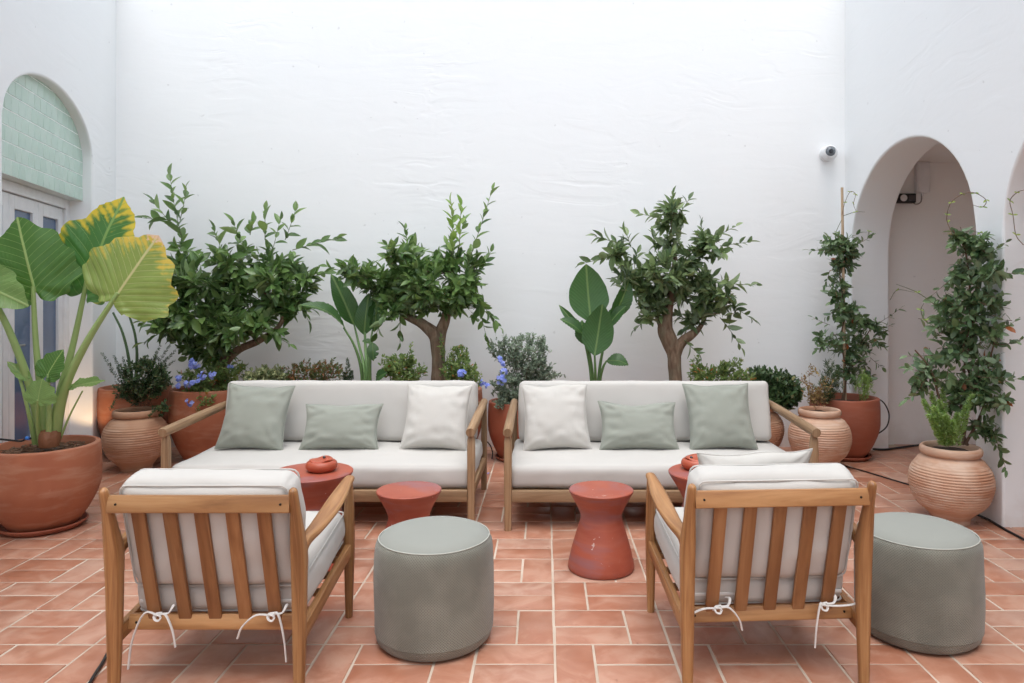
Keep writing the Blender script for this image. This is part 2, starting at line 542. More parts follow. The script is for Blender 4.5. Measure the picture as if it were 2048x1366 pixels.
for x, y, a in spots[300:]:
    ca, sa = math.cos(R(a)), math.sin(R(a))
    b0 = len(AV) * len(vs)
    AV.append(np.c_[vs[:, 0] * ca - vs[:, 1] * sa + x, vs[:, 0] * sa + vs[:, 1] * ca + y, vs[:, 2] + rnd.uniform(-.0009, .0009)])
    AF += [tuple(i + b0 for i in f) for f in fs]
me = bpy.data.meshes.new('remaining_tiles')
me.from_pydata(np.concatenate(AV).tolist(), [], AF)
o = link('remaining_tiles', me, FTILE, floor)
tag(o, kind='stuff')

# ------------------------------------------------------------------ walls
def arch_wall(mp, s0, s1, arches, top, thick, nseg=30):
    """a plaster wall with arched openings; mp(s, z, d) -> world. arches = [(a, b, spring, rise)]"""
    bm = BM()
    cache = {}
    def V(s, z, d):
        k = (round(s, 4), round(z, 4), d)
        if k not in cache: cache[k] = bm.verts.new(mp(s, z, d))
        return cache[k]
    edges = [s0] + [x for a in arches for x in a[:2]] + [s1]
    spring_at = {}
    for a, b, sp, ri in arches:
        spring_at[round(a, 4)] = sp; spring_at[round(b, 4)] = sp
    for i in range(0, len(edges), 2):
        a, b = edges[i], edges[i + 1]
        if b - a < 1e-4: continue
        for d in (0, thick):
            loop = [(a, 0), (b, 0)]
            if round(b, 4) in spring_at: loop.append((b, spring_at[round(b, 4)]))
            loop += [(b, top), (a, top)]
            if round(a, 4) in spring_at: loop.append((a, spring_at[round(a, 4)]))
            bm.faces.new([V(s, z, d) for s, z in loop])
        bm.faces.new([V(a, top, 0), V(b, top, 0), V(b, top, thick), V(a, top, thick)])
    for s in (s0, s1):
        bm.faces.new([V(s, 0, 0), V(s, 0, thick), V(s, top, thick), V(s, top, 0)])
    for a, b, sp, ri in arches:
        cs = []
        for k in range(nseg + 1):
            th = math.pi * (1 - k / nseg)
            cs.append(((a + b) / 2 + (b - a) / 2 * math.cos(th), sp + ri * math.sin(th)))
        cs[0], cs[-1] = (a, sp), (b, sp)
        for (sa, za), (sb, zb) in zip(cs, cs[1:]):
            for d in (0, thick):
                bm.faces.new([V(sa, za, d), V(sb, zb, d), V(sb, top, d), V(sa, top, d)])
            bm.faces.new([V(sa, za, 0), V(sb, zb, 0), V(sb, zb, thick), V(sa, za, thick)])
            bm.faces.new([V(sa, top, 0), V(sb, top, 0), V(sb, top, thick), V(sa, top, thick)])
        for s in (a, b):
            bm.faces.new([V(s, 0, 0), V(s, sp, 0), V(s, sp, thick), V(s, 0, thick)])
    return bm

def soft_edges(o, w=.014):
    md = o.modifiers.new('worn_edges', 'BEVEL')
    md.width = w; md.segments = 3; md.limit_method = 'ANGLE'; md.angle_limit = R(50)

YB, XR, XL = 6.367, 2.692, -3.85
TOP, TOPS = 4.6, 4.35
bm = BM()
box(bm, (XL - .6, YB, -.02), (XR + .005, YB + .35, TOP))
o = finish(bm, 'courtyard_wall', PLASTER)
tag(o, 'tall blank white plaster wall behind both sofas', 'wall')
# right wall with the arcade
bm = arch_wall(lambda s, z, d: Vector((XR + d, YB + .3 - s, z - .01)), 0, 14.9, [(.427, 2.227, 1.76, .78), (2.497, 4.297, 1.76, .78), (4.567, 6.367, 1.76, .78)], TOPS, .335)
o = finish(bm, 'arcade_wall', PLASTER, ang=30)
soft_edges(o)
tag(o, 'white plaster wall pierced by open arches on the right', 'wall')
# gallery behind the arcade
bm = BM()
box(bm, (XR + .30, YB + .12, -.02), (5.0, YB + .36, 3.0))
box(bm, (4.7, -8.2, -.02), (4.95, YB + .13, 2.995))
o = finish(bm, 'gallery_wall', PLASTER2)
tag(o, 'shaded off-white inner wall seen through the open arch', 'wall')
bm = BM()
box(bm, (XR + .25, -8.2, 2.575), (5.1, YB + .30, 2.80))
o = finish(bm, 'gallery_ceiling', PLASTER2)
tag(o, kind='structure')
# unseen wall behind the viewer, added for bounce, far and low for sky light
bm = BM()
box(bm, (-3.0, -8.5, -.02), (5.2, -8.2, 3.6))
o = finish(bm, 'courtyard_wall', PLASTER)
tag(o, 'white plaster wall closing the courtyard behind the viewer', 'wall')
# left wall, slightly askew, with the tiled door arch
def LM(s, z, d): return Vector((XL + s * .2652 - d * .9642, YB - s * .9642 - d * .2652, z))
SA, SB = .598, 2.154
bm = arch_wall(lambda s, z, d: LM(s, z - .01, d), -.3, 4.9, [(SA, SB, 2.46, .42)], TOPS, .45)
lw = finish(bm, 'courtyard_wall', PLASTER, ang=30)
soft_edges(lw)
tag(lw, 'white plaster wall on the left with a green tiled arch over its door', 'wall')
g_ = BM(); box(g_, (4.903, -.02, .002), (15.2, 2.6, .30))  # unseen stretch, stepped down low to let more sky light in
for vv in g_.verts: vv.co = LM(vv.co.x, vv.co.y, vv.co.z)
o = finish(g_, 'courtyard_wall', PLASTER)
tag(o, 'low white plaster wall running on from the door wall past the viewer', 'wall')
def lbox(bm, s0, s1, z0, z1, d0, d1, bev=0.0):
    g = BM(); box(g, (s0, z0, d0), (s1, z1, d1), bev)
    for vv in g.verts: vv.co = LM(vv.co.x, vv.co.y, vv.co.z)
    tmp = bpy.data.meshes.new('t'); g.to_mesh(tmp); g.free(); bm.from_mesh(tmp); bpy.data.meshes.remove(tmp)
bm = BM(); lbox(bm, SA - .02, SB + .02, 2.13, 3.0, .0748, .40)
finish(bm, 'tile_backing', m_plain('pale_green_grout', (.80, .86, .82), .8), lw)
def m_zellige():
    m, nt, b = mat('mint_glazed_tile')
    r = island(nt)
    col = ramp(nt, r, [(0.0, (.47, .635, .545)), (.35, (.51, .665, .58)), (.7, (.54, .685, .605)), (1.0, (.45, .61, .525))])
    w = coords(nt, 'World')
    col = mixc(nt, math_(nt, 'MULTIPLY', ntex(nt, w, 7, 3), .4), col, (.50, .66, .57))
    nt.links.new(col, b.inputs['Base Color'])
    b.inputs['Roughness'].default_value = .22
    bump(nt, b, ntex(nt, w, 14, 2), .25, .01)
    return m
ZEL = m_zellige()
tw, th = .098, .104
row = 0
z = 2.128
while z < 2.9:
    half = 0
    s = SA - .02 - (tw / 2 if row % 2 else 0)
    while s < SB + .02:
        a, b_ = max(s + .0016, SA - .015), min(s + tw - .0016, SB + .015)
        mid = (a + b_) / 2
        q = abs(mid - (SA + SB) / 2) - tw / 2
        lim = 2.46 + .42 * math.sqrt(max(0, 1 - (max(0, q) / ((SB - SA) / 2)) ** 2))
        if b_ - a > .02 and z < lim:
            bm = BM()
            dj = rnd.uniform(-.0008, .0008)
            lbox(bm, a, b_, z + .0032, z + th - .0032, .073 + dj, .084, .002)
            finish(bm, 'tile', ZEL, lw)
        s += tw
    z += th; row += 1

# french door in the arch
GLASS = m_plain('sky_tinted_glass', (.088, .145, .255), .08, spec=.45)  # opaque panes; blue of reflected sky and dim interior put into the colour
dl = LM((SA + SB) / 2, 0, .2)
door = empty('french_door', dl, 'white french door with tall blue-grey panes under the tiled arch', 'door')
def dpart(name, m, rects, d0, d1, bev=.003, parent=None, par_off=None):
    bm = BM()
    for s0, s1, z0, z1 in rects: lbox(bm, s0, s1, z0, z1, d0, d1, bev)
    return finish(bm, name, m, parent or door, off=dl)
dpart('door_frame', WHITEP, [(SA + .001, SA + .075, 0, 2.128), (SB - .075, SB - .001, 0, 2.128), (SA + .0755, SB - .0755, 2.055, 2.128)], .165, .26)
lws = (SB - SA - .156) / 3
for k in range(3):
    s0 = SA + .078 + k * lws + .002
    s1 = s0 + lws - .004
    st = .085
    lf = dpart('door_leaf', WHITEP, [(s0, s0 + st, .012, 2.05), (s1 - st, s1, .012, 2.05), (s0 + st + .0005, s1 - st - .0005, 1.955, 2.05), (s0 + st + .0005, s1 - st - .0005, .012, .2)], .185, .235)
    bm = BM(); lbox(bm, s0 + st - .004, s1 - st + .004, .196, 1.959, .205, .215)
    finish(bm, 'pane', GLASS, lf, off=dl)
    if k == 1:
        bm = BM()
        sweep(bm, [LM(s1 - .04, 1.02, .184), LM(s1 - .04, 1.02, .15), LM(s1 - .13, 1.02, .145)], .016, n=8)
        finish(bm, 'handle', m_plain('brushed_steel', (.5, .5, .5), .35, 1.0), lf, off=dl)
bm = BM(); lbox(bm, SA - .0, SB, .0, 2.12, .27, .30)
finish(bm, 'unlit_room_panel', m_plain('dark_room', (.05, .06, .08), .9), door, off=dl)  # dark panel added behind the panes, standing in for the unlit room

# ------------------------------------------------------------------ cushions and pillows
def cushion(W, D, T, r=.04, bulge=.018, wr=.003, seed=0.0, n=26, side=.3):
    """a boxed cushion centred on the origin: W along x, D along y, T along z"""
    bm = BM()
    def axis(h, k):
        inner = np.linspace(-h + r, h - r, k).tolist()
        e = [-h, -h + .25 * r, -h + .6 * r]
        return e + inner + [-x for x in reversed(e)]
    hs = (W / 2, D / 2, T / 2)
    ax = [axis(hs[0], n), axis(hs[1], max(6, int(n * D / W))), axis(hs[2], max(3, int(n * T / W)))]
    def put(p):
        q = [max(-h + r, min(h - r, x)) for x, h in zip(p, hs)]
        dv = Vector(p) - Vector(q)
        nrm = dv.normalized()
        o = Vector(q) + nrm * r
        fx, fy, fz = (1 - (p[0] / hs[0]) ** 2), (1 - (p[1] / hs[1]) ** 2), (1 - (p[2] / hs[2]) ** 2)
        g = (max(0, fx) * max(0, fy)) ** .6
        o.z += bulge * g * (1 if p[2] > 0 else -1) * abs(p[2] / hs[2])
        o.x += side * bulge * max(0, fz) * max(0, fy) ** .5 * p[0] / hs[0]
        o.y += side * bulge * max(0, fz) * max(0, fx) ** .5 * p[1] / hs[1]
        w = wr * (fbm((p[0] * 5 + seed, p[1] * 5, p[2] * 5), 1, 3) + .6 * fbm((p[0] * 2.2 + seed, p[1] * 9, p[2] * 13), 1, 2))
        return o + nrm * w
    for a in range(3):
        b_, c_ = (a + 1) % 3, (a + 2) % 3
        for sgn in (-1, 1):
            g = []
            for x in ax[b_]:
                rowv = []
                for y in ax[c_]:
                    p = [0, 0, 0]; p[a] = sgn * hs[a]; p[b_] = x; p[c_] = y
                    rowv.append(bm.verts.new(put(p)))
                g.append(rowv)
            for i in range(len(g) - 1):
                for j in range(len(g[0]) - 1):
                    bm.faces.new((g[i][j], g[i + 1][j], g[i + 1][j + 1], g[i][j + 1]))
    bmesh.ops.remove_doubles(bm, verts=bm.verts, dist=1e-4)
    return bm

def piping(W, D, T, r, zs, rad=.0035):
    """cord sewn round the edge at both/one face (zs = signs)"""
    bm = BM()
    for s in zs:
        e = r * .27
        a, b_, zz = W / 2 - e, D / 2 - e, s * (T / 2 - e)
        q = r * .8
        pts = []
        for cx, cy, a0 in ((1, 1, 0), (-1, 1, 90), (-1, -1, 180), (1, -1, 270)):
            for k in range(4):
                an = R(a0 + 30 * k)
                pts.append((cx * (a - q) + q * math.cos(an), cy * (b_ - q) + q * math.sin(an), zz))
        pts.append(pts[0])
        sweep(bm, pts, rad * 2, n=6, cap=False)
    return bm

def pillow(W, Hh, T, seed=0.0, slump=.02):
    """a scatter pillow standing on its lower edge: x wide, z up, y thick, front faces -y"""
    bm = BM()
    n = 30
    front, back = [], []
    for i in range(n + 1):
        rf, rb = [], []
        for j in range(n + 1):
            u, v_ = -1 + 2 * i / n, -1 + 2 * j / n
            u = math.sin(u * math.pi / 2) * .55 + u * .45
            v_ = math.sin(v_ * math.pi / 2) * .55 + v_ * .45
            x = u * W / 2 * (1 - .10 * (1 - v_ * v_))
            zz = v_ * Hh / 2 * (1 - .095 * (1 - u * u))
            e = max(0, (1 - abs(u) ** 2.4) * (1 - abs(v_) ** 2.4))
            t = T / 2 * e ** .5
            low = .25 * (1 - v_) / 2
            t *= 1 + low
            k = 4 * e ** .5 * (1 - e) ** .8
            f = .007 * k * noise.noise(Vector((u * 2.3 + seed, v_ * 4.1, seed))) + .004 * k * noise.noise(Vector((u * 6 + seed, v_ * 5 - seed, 3)))
            cr = max(0, 1 - math.hypot(1 - abs(u), 1 - abs(v_)) / .9)
            f += .010 * cr * e ** .4 * math.sin(9 * math.atan2(1 - abs(v_) + .02, 1 - abs(u) + .02) + seed * 3 + (2 if u > 0 else 0) + (1 if v_ > 0 else 0))
            f += .003 * e * noise.noise(Vector((u * 2 + seed, v_ * 2, 9)))
            zz += slump * noise.noise(Vector((u * 1.2 + seed, 0, 1))) * (v_ + 1) / 2
            rf.append(bm.verts.new((x, -t - f, zz + Hh / 2)))
            if i in (0, n) or j in (0, n): rb.append(rf[-1])
            else: rb.append(bm.verts.new((x, t + f * .5, zz + Hh / 2)))
        front.append(rf); back.append(rb)
    for g in (front, back):
        for i in range(n):
            for j in range(n):
                bm.faces.new((g[i][j], g[i + 1][j], g[i + 1][j + 1], g[i][j + 1]))
    sm = BM()
    ring = [front[i][0].co.copy() for i in range(n + 1)] + [front[n][j].co.copy() for j in range(1, n + 1)] + [front[i][n].co.copy() for i in range(n - 1, -1, -1)] + [front[0][j].co.copy() for j in range(n - 1, -1, -1)]
    sweep(sm, [tuple(c) for c in ring], .006, n=5, cap=False)
    return bm, sm

def place_pillow(m, label, loc, W, Hh, T, lean, roll=0, yaw=0, seed=0.0, group='scatter pillows'):
    b_, s_ = pillow(W, Hh, T, seed)
    o = finish(b_, 'pillow', m, ang=60)
    finish(s_, 'seam', m, o)
    o.location = loc
    o.rotation_euler = (R(-lean), R(roll), R(yaw))
    tag(o, label, 'pillow', group)
    return o

# ------------------------------------------------------------------ sofas
def sofa(loc, label, seed):
    t = empty('sofa', loc, label, 'sofa', 'three-seat sofas')
    hw = .887
    for s in (-1, 1):
        bm = BM()
        sweep(bm, [(s * hw, 0, 0), (s * hw, 0, .25), (s * hw, 0, .44), (s * hw, 0, .52), (s * hw, 0, .556)], [(.040, .040), (.044, .046), (.046, .05), (.044, .046), (.03, .03)], up=(0, 1, 0), r=.012)
        finish(bm, 'leg', WOODP, t)
        bm = BM()
        sweep(bm, [(s * hw, .86, 0), (s * hw, .87, .3), (s * hw, .885, .6)], [(.038, .038), (.042, .046), (.036, .036)], up=(0, 1, 0), r=.012)
        finish(bm, 'leg', WOODP, t)
        bm = BM()
        sweep(bm, [(s * hw, -.042, .572), (s * hw, -.036, .5725), (s * hw, .2, .583), (s * hw, .5, .598), (s * hw, .88, .612), (s * hw, .886, .612)], [.050, .056, .058, .056, .05, .044], n=16)
        finish(bm, 'armrest', WOODP, t)
        bm = BM()
        sweep(bm, [(s * hw, .024, .215), (s * hw, .848, .195)], (.028, .06), r=.006)
        finish(bm, 'side_rail', WOODP, t)
    bm = BM(); sweep(bm, [(-hw + .023, 0, .198), (hw - .023, 0, .198)], (.026, .068), r=.006)
    finish(bm, 'front_rail', WOODP, t)
    bm = BM(); sweep(bm, [(-hw + .022, .872, .19), (hw - .022, .872, .19)], (.026, .06), r=.006)
    finish(bm, 'back_rail', WOODP, t)
    bm = BM(); sweep(bm, [(-hw + .02, .885, .58), (hw - .02, .885, .58)], (.024, .06), r=.006)
    finish(bm, 'back_rail', WOODP, t)
    for k in range(9):
        x = -.72 + k * .18
        bm = BM(); sweep(bm, [(x, .862, .215), (x, .872, .555)], (.045, .014), up=(0, 1, 0), r=.004)
        finish(bm, 'slat', WOODP, t)
    bm = BM(); box(bm, (-.86, .03, .214), (.86, .84, .228))
    finish(bm, 'seat_board', WOODP, t)
    sc = finish(cushion(1.765, .81, .138, .038, .010, .005, seed, 52), 'seat_cushion', CREAM, t)
    sc.location = (0, .425, .300)
    bc = finish(cushion(1.70, .40, .15, .035, .012, .004, seed + 4, 52), 'back_cushion', CREAM, t)
    bc.location = (0, .735, .572)
    bc.rotation_euler = (R(90 - 12), 0, 0)
    return t
sofa((-1.316, 4.125, 0), 'long cream sofa nearer the elephant ear, with two sage pillows at its left and middle', 1.3)
sofa((.672, 4.115, 0), 'long cream sofa nearer the arches, with the white pillow at its left end', 7.7)
SZ = .374
def pil(px, y, *a, **k):
    place_pillow(a[0], a[1], Vector(((px - CX) / F * y, y, SZ)), *a[2:], **k)
pil(497, 4.52, SAGE, 'square sage green pillow at the left end of the left sofa', .435, .44, .15, 25, roll=2.2, seed=1.1)
pil(677, 4.53, SAGE, 'rectangular sage green lumbar pillow in the middle of the left sofa', .51, .31, .14, 27, seed=2.7)
pil(867, 4.53, IVORY, 'square off-white pillow at the right end of the left sofa', .44, .44, .15, 24, roll=1, yaw=-3, seed=3.9)
pil(1115, 4.53, IVORY, 'square off-white pillow at the left end of the right sofa', .44, .44, .15, 24, roll=-1.5, yaw=3, seed=5.2)
pil(1279, 4.53, SAGE, 'rectangular sage green lumbar pillow in the middle of the right sofa', .51, .315, .14, 27, seed=6.6)
pil(1448, 4.53, SAGE, 'square sage green pillow toward the right end of the right sofa', .435, .445, .15, 25, roll=-1.8, seed=8.4)

# ------------------------------------------------------------------ armchairs
SCREW = m_plain('dark_screw', (.03, .025, .02), .5, .6)
def armchair(loc, rz, label, ties):
    t = empty('armchair', loc, label, 'armchair', 'slatted teak armchairs', R(rz))
    hw = .313
    for s in (-1, 1):
        bm = BM()
        sweep(bm, [(s * hw, .0, 0), (s * hw, .004, .2), (s * hw, .004, .40), (s * hw, .0, .50), (s * hw, -.018, .575), (s * hw, -.036, .65), (s * hw, -.054, .708), (s * hw, -.057, .722), (s * hw, -.0585, .728)],
              [(.036, .036), (.044, .046), (.048, .056), (.048, .064), (.042, .05), (.034, .040), (.031, .034), (.024, .026), (.010, .010)], up=(0, 1, 0), r=.016, m=3)
        finish(bm, 'leg', WOOD, t, ang=60)
        bm = BM()
        sweep(bm, [(s * hw, .612, 0), (s * hw, .615, .2), (s * hw, .617, .35), (s * hw, .612, .50), (s * hw, .606, .566)],
              [(.030, .032), (.038, .044), (.040, .050), (.036, .046), (.034, .040)], up=(0, 1, 0), r=.013, m=3)
        finish(bm, 'leg', WOOD, t, ang=60)
        bm = BM()
        xo = s * hw
        sweep(bm, [(xo, -.012, .470), (xo, .030, .503), (xo, .075, .515), (xo + s * .006, .16, .524), (xo + s * .008, .30, .540), (xo + s * .004, .44, .556), (xo, .55, .572), (xo, .618, .582), (xo, .634, .582), (xo, .640, .581)],
              [(.034, .05), (.040, .046), (.042, .036), (.056, .028), (.070, .025), (.068, .025), (.050, .028), (.042, .028), (.034, .022), (.016, .010)], r=.0125, m=3)
        finish(bm, 'armrest', WOOD, t, ang=60)
        bm = BM()
        sweep(bm, [(xo, .018, .207), (xo, .60, .286)], (.026, .056), r=.006)
        finish(bm, 'side_rail', WOOD, t)
    tr = BM(); sweep(tr, [(-hw + .012, -.046, .672), (hw - .012, -.046, .672)], (.028, .058), up=(0, .2, 1), r=.005)
    tr = finish(tr, 'top_rail', WOOD, t)
    lr = BM(); sweep(lr, [(-hw + .014, .074, .228), (hw - .014, .074, .228)], (.028, .052), up=(0, .25, 1), r=.005)
    lr = finish(lr, 'lower_rail', WOOD, t)
    for par, yy, zz in ((tr, -.0615, .674), (lr, .0585, .230)):
        for s in (-1, 1):
            bm = BM(); sweep(bm, [(s * .272, yy + .004, zz), (s * .272, yy, zz)], .0085, up=(0, 0, 1), n=8)
            finish(bm, 'screw', SCREW, par)
    bm = BM(); sweep(bm, [(-hw + .018, .612, .285), (hw - .018, .612, .285)], (.026, .056), r=.005)
    finish(bm, 'front_rail', WOOD, t)
    for k in range(5):
        x = (k - 2) * .1045
        bm = BM(); sweep(bm, [(x, -.040, .652), (x, .018, .43), (x, .072, .236)], (.046, .015), up=(0, 1, .2), r=.004, m=2)
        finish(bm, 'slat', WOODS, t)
    for k in range(4):
        bm = BM(); sweep(bm, [(-hw + .01, .16 + k * .12, .226 + k * .0163), (hw - .01, .16 + k * .12, .226 + k * .0163)], (.05, .014), r=.004)
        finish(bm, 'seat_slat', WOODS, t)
    W, D, T = .592, .555, .125
    sc = finish(cushion(W, D, T, .036, .018, .006, rz + 2, 28, .6), 'seat_cushion', CREAM, t)
    sc.location = (0, .368, .345)
    sc.rotation_euler = (R(8.5), 0, 0)
    for sgn in (1, -1):
        finish(piping(W + .006, D + .006, T, .03, [sgn]), 'piping', CREAM, sc)
    bm = BM()
    sweep(bm, [(-W / 2 + .02, -D / 2 - .004, -.012), (W / 2 - .02, -D / 2 - .004, -.012)], (.006, .012), r=.002)
    finish(bm, 'zip', TRIM, sc)
    W, D, T = .575, .400, .128
    bc = finish(cushion(W, D, T, .040, .020, .007, rz + 5, 30, .7), 'back_cushion', CREAM, t)
    bc.location = (0, .080, .553)
    bc.rotation_euler = (R(90 + 15), 0, 0)
    for sgn in (1, -1):
        finish(piping(W + .006, D + .006, T, .032, [sgn]), 'piping', CREAM, bc)
    for pts in ties:
        cordb = BM()
        for q in pts:
            sweep(cordb, q, (.0105, .0065), n=6, m=4)
        finish(cordb, 'tie', TRIM, t)
    return t
def tie(x, e1, e2):
    y = .046
    k = (x, y - .004, .262)
    knot = [(x - .014, y, .254), (x - .006, y - .012, .268), (x + .010, y - .012, .262), (x + .006, y - .014, .248), (x - .008, y - .013, .252), (x - .010, y - .008, .268), (x + .012, y - .004, .272)]
    loop = [(x + .01, y - .006, .268), (x + .036, y - .006, .272), (x + .046, y + .004, .292), (x + .04, y + .03, .285)]
    def tail(e):
        ex, ez = e
        return [k, (x + ex * .45, y - .012, .262 + abs(ez) * .06), (x + ex * .85, y - .014, .262 + ez * .45), (x + ex, y - .012, .262 + ez)]
    return [knot, loop, tail(e1), tail(e2)]
armchair((-1.145, 2.400, 0), 0, 'slatted teak armchair seen from behind, nearer the elephant ear pot', [tie(-.185, (-.10, -.18), (.062, -.105)), tie(.205, (-.115, -.075), (.052, -.155))])
armchair((.805, 2.468, 0), 3.4, 'slatted teak armchair seen from behind with a loose pillow on its seat', [tie(-.195, (-.12, -.04), (.085, -.075)), tie(.188, (-.035, -.145), (.12, .012))])
place_pillow(IVORY, 'off-white pillow lying against the backrest of the right armchair', (.815, 2.83, .44), .455, .33, .14, -14, roll=-1, yaw=3.4, seed=11.3)

# ------------------------------------------------------------------ poufs
def m_pouf():
    m, nt, b = mat('grey_knit')
    uv = nt.nodes.new('ShaderNodeTexCoord').outputs['UV']
    sp = nd(nt, 'ShaderNodeSeparateXYZ', Vector=uv)
    u = math_(nt, 'MULTIPLY', sp.outputs[0], 1.46)
    v_ = sp.outputs[1]
    warp = math_(nt, 'MULTIPLY', ntex(nt, coords(nt, 'Object'), 9, 2), .01)
    a = math_(nt, 'ADD', math_(nt, 'ADD', u, v_), warp)
    d = math_(nt, 'SUBTRACT', math_(nt, 'SUBTRACT', u, v_), warp)
    wa = math_(nt, 'SINE', math_(nt, 'MULTIPLY', a, 2 * math.pi / .0105))
    wd = math_(nt, 'SINE', math_(nt, 'MULTIPLY', d, 2 * math.pi / .0105))
    knit = math_(nt, 'MAXIMUM', wa, wd)
    n1 = ntex(nt, coords(nt, 'Object'), 4, 3)
    amt = math_(nt, 'MULTIPLY', math_(nt, 'ADD', math_(nt, 'MULTIPLY', knit, .5), .5), ramp(nt, n1, [(.4, .35), (.6, .9)]))
    col = mixc(nt, amt, (.125, .124, .100), (.265, .262, .215))
    nt.links.new(col, b.inputs['Base Color'])
    b.inputs['Roughness'].default_value = .95
    b.inputs['Sheen Weight'].default_value = .2
    bump(nt, b, knit, .28, .003)
    return m
KNIT = m_pouf()
PTOP = m_fabric('pale_grey_canvas', (.285, .293, .262))
PIPE = m_plain('pale_piping', (.46, .47, .42), .9)
def pouf(loc, label, seed):
    t = empty('pouf', loc, label, 'pouf', 'grey poufs')
    r, h = .2326, .428
    prof = [(0, .004), (r - .05, .004), (r - .022, .008), (r - .008, .022), (r - .002, .05)]
    prof += [(r + .004 * math.sin(math.pi * k / 8), .05 + (.36 - .05) * k / 8) for k in range(9)]
    prof += [(r - .003, .385), (r - .010, .402), (r - .016, .408)]
    bm = BM(); lathe(bm, prof, 72, wob=.018, seed=seed)
    finish(bm, 'body', KNIT, t, ang=60)
    prof = [(r - .016, .406), (r - .028, .418), (r - .06, .430), (r - .12, .440), (.04, .444), (0, .444)]
    bm = BM(); lathe(bm, prof, 72, wob=.018, seed=seed)
    finish(bm, 'top', PTOP, t, ang=60)
    bm = BM()
    pts = []
    for j in range(73):
        a = 2 * math.pi * j / 72
        q = 1 + .018 * noise.noise(Vector((math.cos(a) * 1.3, math.sin(a) * 1.3, .407 * 5 + seed)))
        pts.append((math.cos(a) * (r - .014) * q, math.sin(a) * (r - .014) * q, .4085))
    sweep(bm, pts, .0045, n=6, cap=False)
    finish(bm, 'piping', PIPE, t)
pouf((-.441, 2.833, 0), 'round grey pouf standing alone between the two armchairs', 1.0)
pouf((1.512, 2.885, 0), 'round grey pouf at the right armchair\'s right side', 4.0)

# ------------------------------------------------------------------ red clay stools and ashtrays
SP = [(.0, 0), (.150, 0), (.1625, .003), (.1665, .010), (.1635, .030), (.1500, .090), (.1335, .150), (.1175, .203), (.1050, .242), (.1022, .258), (.1045, .274), (.1140, .298), (.1310, .332), (.1500, .366), (.1600, .385), (.1608, .391), (.1575, .3945), (.15, .395), (0, .395)]
def stool(loc, label, kr=1.0, kz=1.0, seed=0.0):
    bm = BM(); lathe(bm, [(r * kr, z * kz) for r, z in SP], 64, wob=.008, seed=seed)
    o = finish(bm, 'stool', REDC, ang=40)
    o.location = loc
    tag(o, label, 'stool', 'red clay stools')
    return o
stool((.281, 3.553, 0), 'red clay hourglass stool standing clear in front of the right sofa', seed=2)
stool((-.679, 3.545, 0), 'red clay hourglass stool directly behind the lone grey pouf', seed=5)
stool((-1.20, 3.65, 0), 'wide red clay stool behind the left armchair with a red ashtray on it', 1.29, 1.16, seed=8)
stool((.845, 3.65, 0), 'wide red clay stool mostly hidden by the right armchair', 1.29, 1.16, seed=12)
RED2 = m_clay('glazed_red_clay', (.46, .095, .045), (.38, .075, .035), (.6, .3, .22), .06, .34)
STEEL = m_plain('dark_steel', (.10, .10, .11), .3, .9)
def ashtray(loc, label, rz):
    t = empty('ashtray', loc, label, 'ashtray', 'lidded red ashtrays', R(rz))
    bm = BM(); lathe(bm, [(0, 0), (.052, 0), (.068, .006), (.079, .022), (.080, .034), (.074, .047), (.064, .054), (.058, .053), (.055, .047), (0, .046)], 48)
    finish(bm, 'bowl', RED2, t, ang=60)
    bm = BM(); lathe(bm, [(0, .047), (.054, .047), (.060, .052), (.061, .057), (.055, .062), (.038, .058), (.018, .0535), (0, .053)], 48)
    for vv in bm.verts: vv.co.z += .006 * math.sin(vv.co.x * 60) * (vv.co.x ** 2 + vv.co.y ** 2) / .0036
    lid = finish(bm, 'lid', RED2, t, ang=60)
    bm = BM(); lathe(bm, [(.0, .0), (.007, .0), (.008, .006), (.005, .012), (.003, .013), (0, .010)], 14, c=(.014, .03, .056))
    finish(bm, 'knob', STEEL, lid)
ashtray((-1.152, 3.66, .395 * 1.16 + .0005), 'red lidded ashtray on the stool behind the left armchair', 20)
ashtray((.79, 3.70, .395 * 1.16 + .0005), 'red ashtray half hidden behind the right armchair\'s cushion', 140)
# ------------------------------------------------------------------ pots, jars, saucers
def soil_disc(t, r, z, chips=0, seed=0):
    bm = BM()
    lathe(bm, [(r, z - .01), (r * .7, z + .004), (r * .35, z + .012), (0, z + .014)], 32, wob=.03, seed=seed)
    for vv in bm.verts: vv.co.z += .008 * noise.noise(vv.co * 18 + Vector((seed, 0, 0)))
    so = finish(bm, 'soil', SOIL, t, ang=80)
    if chips:
        q = random.Random(seed)
        bm = BM()
        for _ in range(chips):
            a, rr = q.uniform(0, 6.283), r * .97 * math.sqrt(q.random())
            mtx = Matrix.Translation((math.cos(a) * rr, math.sin(a) * rr, z + .012 + q.uniform(-.004, .01))) @ Matrix.Rotation(q.uniform(0, 6.28), 4, 'Z') @ Matrix.Rotation(q.uniform(-.5, .5), 4, 'X') @ Matrix.Diagonal((q.uniform(.02, .055), q.uniform(.006, .014), q.uniform(.002, .005), 1))
            bmesh.ops.create_cube(bm, size=1, matrix=mtx)
        tag(finish(bm, 'bark_mulch', BARK, so), kind='stuff')

